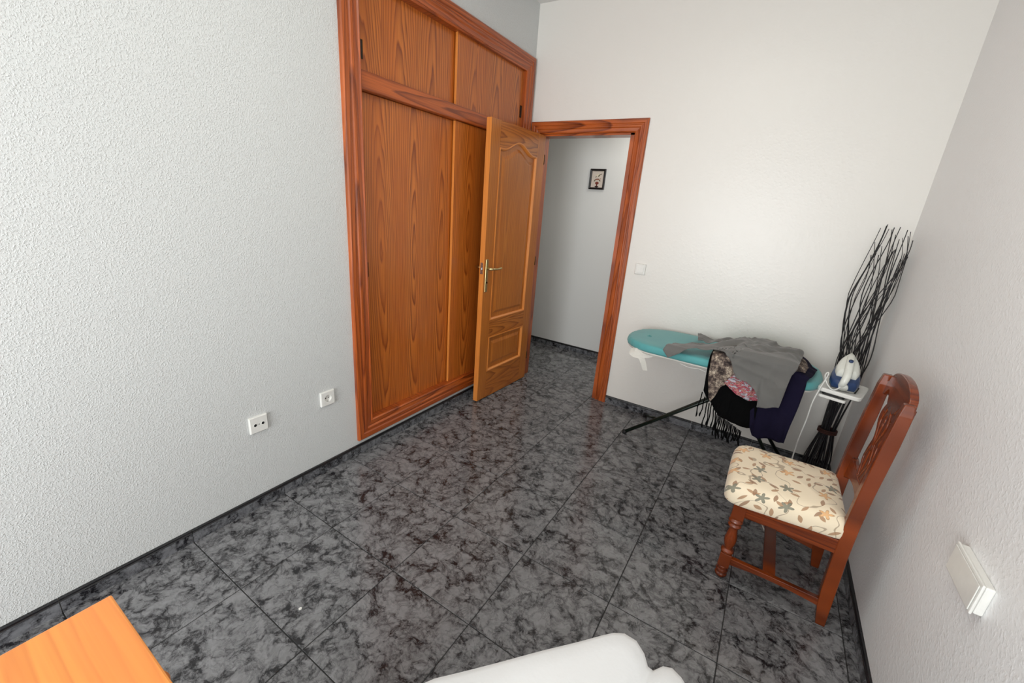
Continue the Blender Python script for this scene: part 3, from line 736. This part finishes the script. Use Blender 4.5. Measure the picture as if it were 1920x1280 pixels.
# iron rest at the right end of the board
def rrect(x0, x1, y0, y1, r, z, n=4, M_=None):
    pts = []
    for cx_, cy_, a0 in ((x1 - r, y1 - r, 0), (x0 + r, y1 - r, 90), (x0 + r, y0 + r, 180), (x1 - r, y0 + r, 270)):
        for i in range(n + 1):
            a = radians(a0 + 90 * i / n); pts.append((cx_ + r * cos(a), cy_ + r * sin(a), z))
    return pts
RA = -.26; RC = Vector((2.305, 2.575, 0)); RZ = .708
def rr(pts): 
    return [tuple(Vector((RC.x + p[0] * cos(RA) - p[1] * sin(RA), RC.y + p[0] * sin(RA) + p[1] * cos(RA), p[2]))) for p in pts]
rest = []
bm = bmesh.new()
X0, X1, YA, YB = -.090, .095, -.125, .115
strip_sweep(bm, [rr(rrect(X0 + .004, X1 - .004, YA + .004, YB - .004, .02, RZ - .022)), rr(rrect(X0, X1, YA, YB, .024, RZ - .018)), rr(rrect(X0, X1, YA, YB, .024, RZ - .003)), rr(rrect(X0 + .004, X1 - .004, YA + .004, YB - .004, .02, RZ)), rr(rrect(X0 + .012, X1 - .012, YA + .012, YB - .012, .014, RZ - .001))])
build('rest_plate', bm, M_PLAST, ib, smooth=False, bev=.001)
bm = bmesh.new(); strip_sweep(bm, [rr(rrect(.050, .062, -.07, .05, .005, RZ - .002)), rr(rrect(.050, .062, -.07, .05, .005, RZ + .0012))]); build('rest_slot', bm, M_HOLE, ib)
bm = bmesh.new(); strip_sweep(bm, [rr(rrect(X0 + .025, X1 - .065, YA + .005, YB - .03, .012, RZ - .034)), rr(rrect(X0 + .025, X1 - .065, YA + .005, YB - .03, .012, RZ - .022))]); build('rest_slot', bm, M_HOLE, ib)
bm = bmesh.new(); strip_sweep(bm, [rr(rrect(X0 + .012, X1 - .055, YA - .004, YB - .03, .012, RZ - .050)), rr(rrect(X0 + .012, X1 - .055, YA - .004, YB - .03, .012, RZ - .036))]); build('rest_bracket', bm, M_PLAST, ib, bev=.002)

# ------------------------------------------------------------------ iron lying on its rest, tip raised
iron = empty('steam_iron', (2.285, 2.565, RZ + .002), 'white and dark blue steam iron lying on the rest, tip raised', 'iron')
IA = -.10; IP = radians(23)
def ip(x, y, z):
    """x across, y from heel (0) to tip, z up; pitched, then turned"""
    yy = y * cos(IP) - z * sin(IP); zz = y * sin(IP) + z * cos(IP) + .004
    X = x * cos(IA) - yy * sin(IA); Y = x * sin(IA) + yy * cos(IA)
    return (2.288 + X, 2.478 + Y, RZ + zz)
def sole(k, z, y0=0.0, y1=.245, n=20, wmax=.060):
    pts = []
    for i in range(n):
        t = i / (n - 1); y = y0 + (y1 - y0) * t
        wv = wmax * (min(1, .80 + 1.2 * t) if t < .2 else (1 - ((t - .2) / .8) ** 2.3)) * k
        pts.append((max(wv, .001), y))
    return [ip(w_, y, z) for w_, y in pts] + [ip(-w_, y, z) for w_, y in pts[::-1]]
bm = bmesh.new(); strip_sweep(bm, [sole(.97, 0), sole(1, .003), sole(1, .008), sole(.97, .010)]); build('soleplate', bm, M_STEEL, iron)
bm = bmesh.new(); strip_sweep(bm, [sole(.97, .010), sole(1.04, .018), sole(1.02, .034, .004, .240), sole(.92, .046, .01, .232), sole(.7, .052, .02, .21)]); build('body', bm, M_IRONB, iron, smooth=True)
bm = bmesh.new(); strip_sweep(bm, [sole(.80, .044, .045, .238), sole(.84, .056, .045, .238), sole(.78, .074, .05, .236), sole(.58, .086, .06, .225), sole(.25, .092, .07, .20)]); build('upper_shell', bm, M_IRONW, iron, smooth=True)
bm = bmesh.new()
hp_ = smooth_pts([ip(0, .20, .074), ip(0, .18, .090), ip(0, .13, .098), ip(0, .07, .096), ip(0, .02, .084), ip(-.006, -.004, .056), ip(-.010, .004, .030)], 5)
tube(bm, hp_, [.014 + .004 * sin(pi * i / (len(hp_) - 1)) for i in range(len(hp_))], 12)
build('handle', bm, M_IRONW, iron, smooth=True)
bm = bmesh.new(); tube(bm, [ip(0, .002, .03), ip(0, -.012, .03)], .02, 12); build('heel_knob', bm, M_IRONW, iron, smooth=True)
bm = bmesh.new(); tube(bm, [ip(0, .10, .118), ip(0, .10, .124)], .010, 12); build('steam_button', bm, M_IRONB, iron, smooth=True)
# cable
bm = bmesh.new()
cp = [ip(0, -.005, .045), (2.255, 2.462, .712), (2.225, 2.47, .728), (2.205, 2.49, .765), (2.212, 2.50, .785), (2.216, 2.49, .775), (2.198, 2.465, .705), (2.184, 2.45, .62), (2.186, 2.47, .52), (2.183, 2.49, .41), (2.184, 2.51, .30), (2.186, 2.50, .20), (2.187, 2.45, .10), (2.18, 2.37, .022), (2.15, 2.25, .004), (2.10, 2.20, .004), (2.12, 2.10, .004)]
tube(bm, smooth_pts(cp, 6), .0034, 8)
build('cable', bm, M_CABLE, iron, smooth=True)

# ------------------------------------------------------------------ clothes draped over the board
# (x, s): s<0 lies on the board going back from its front edge, s>0 hangs down in front
def Bz(x): return .06 * sstep(1.6, 1.82, x) * (1 - sstep(2.02, 2.2, x))
YE = 2.425
def drape(x, s, lay, ph, amp, rg=0.0):
    r = .018; zt = BZ + .012 + Bz(x) + lay; yf = YE - lay
    hang = max(0.0, s)
    wv = amp * 1.5 * (sin(x * 46 + ph + 2 * sin(s * 6 + ph)) + .6 * sin(x * 83 + ph * 2.1 + s * 5)) * sstep(-.02, .25, hang)
    nz = noise.noise((x * 9 + ph, s * 7, ph)) * .010 + noise.noise((x * 24, s * 10 + ph, ph)) * .005
    if rg:
        q1 = noise.noise((x * 11 + s * 9 + ph, s * 4 - x * 5, 3.3)); q2 = noise.noise((x * 7 - s * 6, s * 13 + ph, 8.8))
        nz += rg * ((1 - abs(q1)) ** 3 + .8 * (1 - abs(q2)) ** 3 - .9) * (.55 if s < 0 else 1)
    if s < -r:
        y = yf + r + (-s - r); e = sstep(-.02, -.12, s)
        back = sstep(2.90, 2.99, y)
        z = zt + nz * e * 1.6 + amp * .6 * sin(x * 30 + s * 42 + ph) * e - back * .05
        return (x, min(y, 2.985), z)
    if s < r:
        a = (s + r) / (2 * r) * pi / 2
        return (x, yf + r - r * sin(a), zt - r + r * cos(a))
    return (x + wv * .3, yf - max(0, wv) - .8 * max(nz, -.006) - lay * .4, zt - s + nz * .2)
def cloth(name, poly, lay, mt, label, cat, ph=0.0, amp=.006, group=None, step=.0125, thick=.0022, remap=None, rg=0.0):
    bm = bmesh.new()
    vs = [bm.verts.new((x, s, 0)) for x, s in poly]
    f = bm.faces.new(vs); bmesh.ops.triangulate(bm, faces=[f])
    xs_, ss_ = [p[0] for p in poly], [p[1] for p in poly]
    for ax, lo, hi in ((0, min(xs_), max(xs_)), (1, min(ss_), max(ss_))):
        t = lo + step
        while t < hi:
            g = bm.verts[:] + bm.edges[:] + bm.faces[:]
            co = (t, 0, 0) if ax == 0 else (0, t, 0); no = (1, 0, 0) if ax == 0 else (0, 1, 0)
            bmesh.ops.bisect_plane(bm, geom=g, plane_co=co, plane_no=no, dist=1e-6); t += step
    bmesh.ops.remove_doubles(bm, verts=bm.verts, dist=2e-4)
    for v in bm.verts: v.co = Vector(drape(v.co.x, v.co.y, lay, ph, amp, rg))
    for f in bm.faces: f.smooth = True
    c = sum((v.co for v in bm.verts), Vector()) / len(bm.verts)
    o = build(name, bm, mt, loc=(c.x, c.y, BZ), smooth=True)
    md = o.modifiers.new('thickness', 'SOLIDIFY'); md.thickness = thick; md.offset = 0
    tag(o, label, cat, group); return o
cloth('navy_garment', [(2.125, -.34), (2.192, -.276), (2.155, -.06), (2.131, .022), (2.133, .065), (2.128, .24), (2.118, .399), (2.087, .413), (2.035, .435), (1.994, .452), (1.962, .442), (1.935, .39), (1.92, .30), (1.90, .2), (1.86, 0.), (1.88, -.2), (1.95, -.36), (2.04, -.4)],
      .004, M_NAVY, 'dark navy garment hanging lowest over the front of the ironing board', 'garment', 1.3, .007, rg=.006)
sh = cloth('black_shawl', [(1.656, -.244), (1.661, -.058), (1.662, .065), (1.668, .209), (1.69, .252), (1.722, .290), (1.750, .345), (1.785, .385), (1.85, .405), (1.93, .412), (1.958, .400), (1.948, .202), (1.93, .0), (1.92, -.3), (1.8, -.36)],
      .009, M_BLK, 'black fringed shawl hanging under the patterned scarf', 'shawl', 3.1, .005)
bl = Vector(sh.location)
random.seed(3)
fr = []
for (a, b_, c_, d) in [(1.667, .524, 1.660, .371), (1.686, .50, 1.684, .382), (1.704, .472, 1.708, .315), (1.716, .468, 1.728, .338), (1.728, .475, 1.735, .33), (1.742, .484, 1.757, .33), (1.756, .47, 1.770, .322), (1.769, .48, 1.785, .318)]:
    fr.append((a, b_, c_, d))
for i in range(20):
    x = 1.770 + i * .0072; fr.append((x, .42 - .0035 * i, x + random.uniform(0, .012), .282 + random.uniform(-.012, .02) - .0002 * i))
for a, b_, c_, d in fr:
    bm = bmesh.new(); y0 = YE - .016; k = random.random() * 6
    path = [(a + (c_ - a) * t + .004 * sin(t * 9 + k) * t, y0 - .004 * sin(t * 5 + k), b_ + .01 + (d - b_ - .01) * t) for t in [j / 9 for j in range(10)]]
    path = [Vector(q) for q in path]
    tube(bm, path, [.0030] * 8 + [.0046, .0030], 6)
    build('tassel', bm, M_BLK, sh, smooth=True)
cloth('patterned_scarf', [(1.668, -.08), (1.70, -.108), (1.781, -.15), (1.828, -.17), (1.942, -.22), (2.089, -.26), (2.128, -.237), (2.138, -.176), (2.112, -.01), (2.067, .023), (1.948, .03), (1.82, .04), (1.81, .118), (1.812, .159), (1.778, .186), (1.753, .205), (1.745, .24), (1.737, .268), (1.721, .294), (1.705, .265), (1.69, .2), (1.679, .139), (1.675, .057), (1.672, .013)],
      .017, M_SCARF, 'brown and beige lace-patterned scarf over the board, its point hanging left', 'scarf', 5.2, .006)
cloth('printed_blouse', [(1.765, .180), (1.806, .12), (1.83, .10), (1.90, .10), (1.95, .16), (1.945, .243), (1.908, .252), (1.847, .240), (1.801, .213)],
      .022, M_FLORAL, 'pink, white and black printed blouse peeping out below the grey sweater', 'garment', .7, .010)
cloth('grey_sweater', [(1.411, .031), (1.449, -.12), (1.486, -.143), (1.605, -.204), (1.674, -.21), (1.730, -.225), (1.700, -.270), (1.572, -.268), (1.554, -.284), (1.528, -.430), (1.588, -.411), (1.655, -.377), (1.769, -.315), (1.806, -.345), (1.855, -.377), (1.937, -.39), (1.976, -.340), (2.032, -.331), (2.092, -.345), (2.106, -.286), (2.088, -.131), (2.072, .019), (2.056, .063), (2.046, .161), (2.041, .254), (1.988, .279), (1.946, .286), (1.940, .236), (1.908, .187), (1.866, .16), (1.822, .156), (1.796, .118), (1.773, .059), (1.78, .024), (1.801, .0), (1.83, -.096), (1.785, -.148), (1.702, -.128), (1.667, -.075), (1.578, -.077), (1.531, 0.), (1.507, .028), (1.446, .071)],
      .038, M_GREY, 'grey long-sleeved sweater lying on top of the clothes on the ironing board', 'sweater', 2.2, .008, rg=.014, step=.0085)

# ================================================================== BUNDLE OF BLACK TWIGS
tw = empty('twig_bundle', (2.352, 2.86, 0), 'tall bundle of black curly willow twigs standing in the corner', 'twigs')
random.seed(11)
def radat(z):
    ks = [(0, .082), (.15, .070), (.33, .034), (.5, .044), (.75, .050), (.95, .074), (1.15, .104), (1.35, .098), (1.55, .092)]
    for (a, ra), (b_, rb) in zip(ks, ks[1:]):
        if z <= b_: return ra + (rb - ra) * (z - a) / (b_ - a)
    return .085
for i in range(31):
    a = random.uniform(0, 2 * pi); q = sqrt(random.uniform(.05, 1)); H = random.uniform(1.36, 1.545)
    ph1, ph2, f1 = random.uniform(0, 6), random.uniform(0, 6), random.uniform(5, 9); am = random.uniform(.014, .034)
    tw_ = random.uniform(-1.6, 1.6); path = []
    n = 34
    for j in range(n + 1):
        z = .004 + (H - .004) * j / n
        r = radat(z) * q; an = a + tw_ * (z - .33) * .9
        wob = am * sstep(.4, .8, z) + .003
        x = 2.352 + r * cos(an) + wob * sin(f1 * z + ph1)
        y = 2.862 + r * .75 * sin(an) + wob * sin(f1 * .9 * z + ph2)
        x = min(x, 2.434); y = min(y, 2.990)
        if z < .1: x = min(x, 2.424); y = min(y, 2.982)
        path.append((x, y, z))
    bm = bmesh.new(); rb = random.uniform(.0030, .0046)
    tube(bm, path, [rb * (1 - .55 * j / n) for j in range(n + 1)], 6)
    build('twig', bm, M_STICK, tw, smooth=True)
bm = bmesh.new()
for z in (.322, .331, .340):
    tube(bm, [(2.352 + .046 * cos(t), 2.862 + .038 * sin(t), z) for t in [2 * pi * k / 20 for k in range(21)]], .005, 6)
build('tie', bm, M_TIE, tw, smooth=True)

# ================================================================== CHAIR
ch = empty('dining_chair', (2.13, 1.83, 0), 'reddish-brown wooden chair with flower-patterned cream seat against the right wall', 'chair')
PN, PF = 1.655, 1.998                       # centre planes of the near and far rear posts
post_f = [(0, 2.311), (.07, 2.297), (.15, 2.290), (.33, 2.284), (.47, 2.283), (.61, 2.287), (.81, 2.298), (.965, 2.309)]
post_d = [(0, .031), (.07, .041), (.15, .045), (.33, .044), (.47, .044), (.61, .043), (.81, .043), (.965, .036)]
def interp(tab, z):
    for (a, va), (b_, vb) in zip(tab, tab[1:]):
        if z <= b_: return va + (vb - va) * (z - a) / (b_ - a)
    return tab[-1][1]
XB = lambda z: interp(post_f, z)
for yc in (PN, PF):
    bm = bmesh.new(); secs = []
    for i in range(25):
        z = .965 * i / 24; x = XB(z); d = interp(post_d, z); hw2 = .0165 if z > .06 else .013 + .0035 * z / .06
        if i == 24: x += .004; d -= .008; hw2 -= .004
        secs.append([(x, yc - hw2, z), (x + d, yc - hw2, z), (x + d, yc + hw2, z), (x, yc + hw2, z)])
    strip_sweep(bm, secs); build('leg', bm, M_CV, ch, bev=.003)
# front legs, turned
def fleg(x, y):
    bm = bmesh.new()
    box(bm, (x - .024, y - .024, .315), (x + .024, y + .024, .400))
    lathe(bm, [(.128, .016), (.132, .024), (.140, .027), (.148, .024), (.152, .017), (.165, .0185), (.185, .0235), (.205, .0240), (.225, .0205), (.250, .0165), (.262, .0165), (.266, .023), (.273, .0265), (.280, .023), (.284, .019), (.288, .024), (.296, .0285), (.304, .024), (.308, .020), (.316, .022)], (x, y, 0), 20)
    lathe(bm, [(.0, .017), (.010, .024), (.018, .025), (.026, .019), (.030, .024), (.038, .0255), (.046, .021), (.060, .024), (.064, .022)], (x, y, 0), 20)
    box(bm, (x - .022, y - .022, .062), (x + .022, y + .022, .130))
    o = build('leg', bm, M_CV, ch, smooth=False, bev=.002)
    for p in o.data.polygons: p.use_smooth = len(p.vertices) == 4 and abs(p.normal.z) < .999 and (p.area < .0002)
fleg(1.960, 1.668); fleg(1.975, 2.045)
# seat rails
def rail(name, a, b_, h0, h1, t, mt, arch_=0):
    bm = bmesh.new(); a = Vector(a); b_ = Vector(b_); d = (b_ - a).normalized(); n = Vector((-d.y, d.x, 0)) * t / 2
    secs = []
    for i in range(13):
        k = i / 12; p = a.lerp(b_, k); lo = h0 + arch_ * sin(pi * k)
        secs.append([(p.x - n.x, p.y - n.y, lo), (p.x + n.x, p.y + n.y, lo), (p.x + n.x, p.y + n.y, h1), (p.x - n.x, p.y - n.y, h1)])
    strip_sweep(bm, secs); return build(name, bm, mt, ch, bev=.0015)
rail('seat_rail', (1.975, 1.660, 0), (2.300, 1.652, 0), .338, .398, .024, M_CH)
rail('seat_rail', (1.988, 2.040, 0), (2.300, 2.000, 0), .338, .398, .024, M_CH)
rail('seat_rail', (1.962, 1.680, 0), (1.972, 2.030, 0), .338, .398, .024, M_CY)
rail('seat_rail', (2.312, 1.665, 0), (2.312, 1.990, 0), .340, .398, .024, M_CY)
rail('stretcher', (1.975, 1.660, 0), (2.305, 1.652, 0), .082, .116, .020, M_CH, .012)
rail('stretcher', (1.988, 2.035, 0), (2.305, 2.000, 0), .082, .116, .020, M_CH, .012)
rail('stretcher', (2.125, 1.660, 0), (2.125, 2.016, 0), .086, .108, .046, M_CY)
# back: frame of shapes in the inclined back plane (u = y, v = height along the plane)
zo = .44; xo = XB(.52) + .030; zt_ = .955; xt = XB(.955) + .034
nv = Vector((xt - xo, 0, zt_ - zo)).normalized(); nn_ = Vector((0, 1, 0)).cross(nv)
fr_ = ((xo, 0, zo), (0, 1, 0), nv, nn_)
YC = (PN + PF) / 2
yl, yr = PN + .012, PF - .012
# crest rail with high rounded middle, stepped shoulders; lower edge scooped
top = []
for i in range(31):
    t = i / 30; y = yl + (yr - yl) * t; s_ = abs(t - .5) * 2
    top.append((y, .945 - zo + .065 * sqrt(max(0, 1 - (s_ / .93) ** 2.2)) if s_ < .93 else .945 - zo))
low = []
for i in range(31):
    t = 1 - i / 30; y = yl + (yr - yl) * t; s_ = abs(t - .5) * 2
    low.append((y, .868 - zo + .045 * exp(-((s_ - .62) / .20) ** 2) + .018 * s_))
plate('crest_rail', top + low, [], .024, M_CY, ch, fr_, .003)
# lower rail, arched underneath
low = [(yl + (yr - yl) * (1 - i / 24), .485 - zo + .050 * sin(pi * i / 24) ** .8 if 0 < i < 24 else .485 - zo) for i in range(25)]
top = [(yl + (yr - yl) * i / 24, .590 - zo + .0 * i - .010 * sin(pi * i / 24)) for i in range(25)]
plate('back_rail', top + low, [], .022, M_CY, ch, fr_, .003)
# pierced splat
prof = [(.560, .046), (.605, .044), (.640, .052), (.672, .058), (.705, .052), (.740, .042), (.770, .054), (.800, .080), (.835, .090), (.865, .078), (.890, .062), (.92, .062)]
ps = smooth_pts([(h - zo, w_, 0) for h, w_ in prof], 4)
outl = [(YC + p.y, p.x) for p in ps] + [(YC - p.y, p.x) for p in ps[::-1]]
def ell(y, z, a, b_, rot=0, n=12):
    return [(YC + y + a * cos(2 * pi * i / n) * cos(rot) - b_ * sin(2 * pi * i / n) * sin(rot), z - zo + a * cos(2 * pi * i / n) * sin(rot) + b_ * sin(2 * pi * i / n) * cos(rot)) for i in range(n)]
holes = [ell(-.052, .835, .006, .016, .3), ell(.052, .835, .006, .016, -.3), ell(.0, .838, .006, .015), ell(.0, .640, .006, .015)]
sp = plate('splat', outl, holes, .018, M_CV, ch, fr_, .003)
def carve(pts, r, name='carved_relief'):
    bm = bmesh.new(); P_ = [Vector(fr_[0]) + Vector(fr_[1]) * (YC + y) + nv * (z - zo) - nn_ * (-.0 if nn_.x < 0 else .0) for y, z in pts]
    sg = -1 if nn_.x > 0 else 1
    tube(bm, [p + nn_ * sg * .0085 for p in smooth_pts([tuple(q) for q in P_], 5)], r, 6); build(name, bm, M_CV, sp, smooth=True)
for sx in (-1, 1):
    carve([(sx * .008, .585), (sx * .024, .62), (sx * .044, .66), (sx * .03, .70), (sx * .012, .735), (sx * .026, .77), (sx * .046, .82), (sx * .030, .865), (sx * .010, .895)], .0042)
carve([(0, .60), (0, .68), (0, .75), (0, .82)], .0040)
bm = bmesh.new(); q = Vector(fr_[0]) + Vector(fr_[1]) * YC + nv * (.715 - zo); sg = -1 if nn_.x > 0 else 1
tube(bm, [q + nn_ * sg * .006, q + nn_ * sg * .013], .013, 14); build('rosette', bm, M_CV, sp, smooth=False, bev=.002)
# cushion
bm = bmesh.new()
def cush(k, z):
    # rounded trapezoid; wider in front (low x)
    pts = []
    n = 48; cx_, cy_ = 2.095, 1.842
    for i in range(n):
        a = 2 * pi * i / n; c_, s_ = cos(a), sin(a); e = .26 if c_ < 0 else .12
        x = abs(c_) ** e * (1 if c_ > 0 else -1); y = abs(s_) ** e * (1 if s_ > 0 else -1)
        half = .213 - .018 * (x + 1) / 2
        px_ = cx_ + x * .203 * k; py_ = cy_ + y * half * k + (-.009 * (x + 1) / 2)
        zz = z + (.012 * (x + 1) / 2 if z > .44 else .018 * (x + 1) / 2)
        pts.append((px_, py_, zz))
    return pts
strip_sweep(bm, [cush(1.0, .386), cush(1.012, .389), cush(1.018, .404), cush(1.018, .424), cush(1.006, .443), cush(.972, .460), cush(.92, .471), cush(.8, .480), cush(.62, .486), cush(.4, .491), cush(.15, .493)])
build('seat_cushion', bm, M_SEAT, ch, smooth=True)
bm = bmesh.new(); box(bm, (1.955, 1.668, .380), (2.300, 1.995, .392)); build('seat_board', bm, M_CH, ch)

# ================================================================== CHEST (lower left) and BED (bottom)
cs = empty('chest_of_drawers', (1.16, -.28, 0), 'bright orange pine chest with its top corner in the lower left of the picture', 'chest')
CX0, CX1, CY0, CY1, CZ = .958, 1.37, -.60, .030, .750
build('top', boxbm((CX0, CY0, CZ - .022), (CX1, CY1, CZ)), M_TOP, cs, bev=.003)
bm = bmesh.new()
box(bm, (CX0 + .012, CY0 + .01, .05), (CX0 + .030, CY1 - .018, CZ - .022)); box(bm, (CX1 - .030, CY0 + .01, .05), (CX1 - .012, CY1 - .018, CZ - .022))
box(bm, (CX0 + .03, CY0 + .01, .05), (CX1 - .03, CY0 + .02, CZ - .022)); box(bm, (CX0 + .03, CY0 + .02, .05), (CX1 - .03, CY1 - .04, .07))
build('body', bm, M_CHEST, cs)
build('plinth', boxbm((CX0 + .03, CY0 + .03, 0), (CX1 - .03, CY1 - .05, .05)), M_CHEST, cs)
for k in range(4):
    z0 = .075 + k * .163
    d = build('drawer', boxbm((CX0 + .034, CY1 - .038, z0), (CX1 - .034, CY1 - .018, z0 + .157)), M_CHEST, cs, bev=.003)
    for x in (1.118, 1.25):
        bm = bmesh.new(); lathe(bm, [(CY1 - .020, .007), (CY1 - .008, .007), (CY1 - .004, .013), (CY1 + .006, .016), (CY1 + .014, .012), (CY1 + .017, .004)], (x, 0, z0 + .082 if k < 3 else z0 + .093), 16, 1)
        build('knob', bm, M_CHEST, d, smooth=True)
bd = empty('bed', (1.7, .25, 0), 'corner of a bed covered with a plain white bedspread at the bottom edge', 'bed')
bz = .50
outl = [(1.404, -.62), (1.404, .330), (1.409, .365), (1.425, .392), (1.70, .705), (1.722, .728), (1.745, .742), (1.775, .742), (1.80, .728), (1.815, .712), (1.828, .712), (1.845, .730), (1.865, .738), (1.888, .732), (1.91, .712), (1.96, .66), (2.02, .585), (2.06, .53), (2.07, .45), (2.07, -.62)]
cc_ = Vector((1.74, .1, 0))
def bring(sh_, z, wob=0, lip=0):
    pts = []
    P0 = [Vector((x, y, 0)) for x, y in outl]; n = len(P0)
    # resample
    out = []
    for i in range(n):
        a, b_ = P0[i], P0[(i + 1) % n]; l = (b_ - a).length; k = max(1, int(l / .03))
        for j in range(k): out.append(a.lerp(b_, j / k))
    for i, p in enumerate(out):
        d = cc_ - p; l = d.length; q = p + d * (sh_ / l) if l > sh_ else cc_
        hang = wob * (sin(i * .55) + .5 * sin(i * 1.3 + 1))
        fold = exp(-((p.x - 1.822) / .022) ** 2) * (p.y > .6)
        dz = -.020 * fold * (1 if z > .45 else 0) - .020 * sstep(1.80, 1.90, q.x) * (p.y > .3)
        pts.append((q.x - d.x / l * hang, min(q.y - d.y / l * hang, 3), z + dz + noise.noise((q.x * 7, q.y * 7, 0)) * .004))
    return pts
bm = bmesh.new()
strip_sweep(bm, [bring(.0, .07, .008), bring(.0, .25, .005), bring(0.002, bz - .05, .002), bring(.0, bz - .018), bring(.008, bz - .004), bring(.022, bz + .002), bring(.06, bz + .004), bring(.14, bz + .006), bring(.26, bz + .006), bring(.4, bz + .005)])
build('bedspread', bm, M_WHITE, bd, smooth=True)
for x, y in ((1.50, -.5), (1.95, -.5), (1.50, .2), (1.95, .2)): build('foot', boxbm((x - .02, y - .02, 0), (x + .02, y + .02, .10)), M_CHEST, bd)

# unseen opal discs, added above the two ceiling fill lights
for nm, (x, y, z), lab in (('added_ceiling_disc', (1.35, .9, HC), 'round opal disc added above the unseen bedroom fill light'), ('added_ceiling_disc', (.9, 3.55, 2.5), 'round opal disc added above the unseen hallway fill light')):
    bm = bmesh.new(); lathe(bm, [(z - .035, .08), (z - .030, .14), (z - .012, .165), (z, .165)], (x, y, 0), 24)
    tag(build(nm, bm, M_OPAL, loc=(x, y, z), smooth=True), lab, 'lamp')
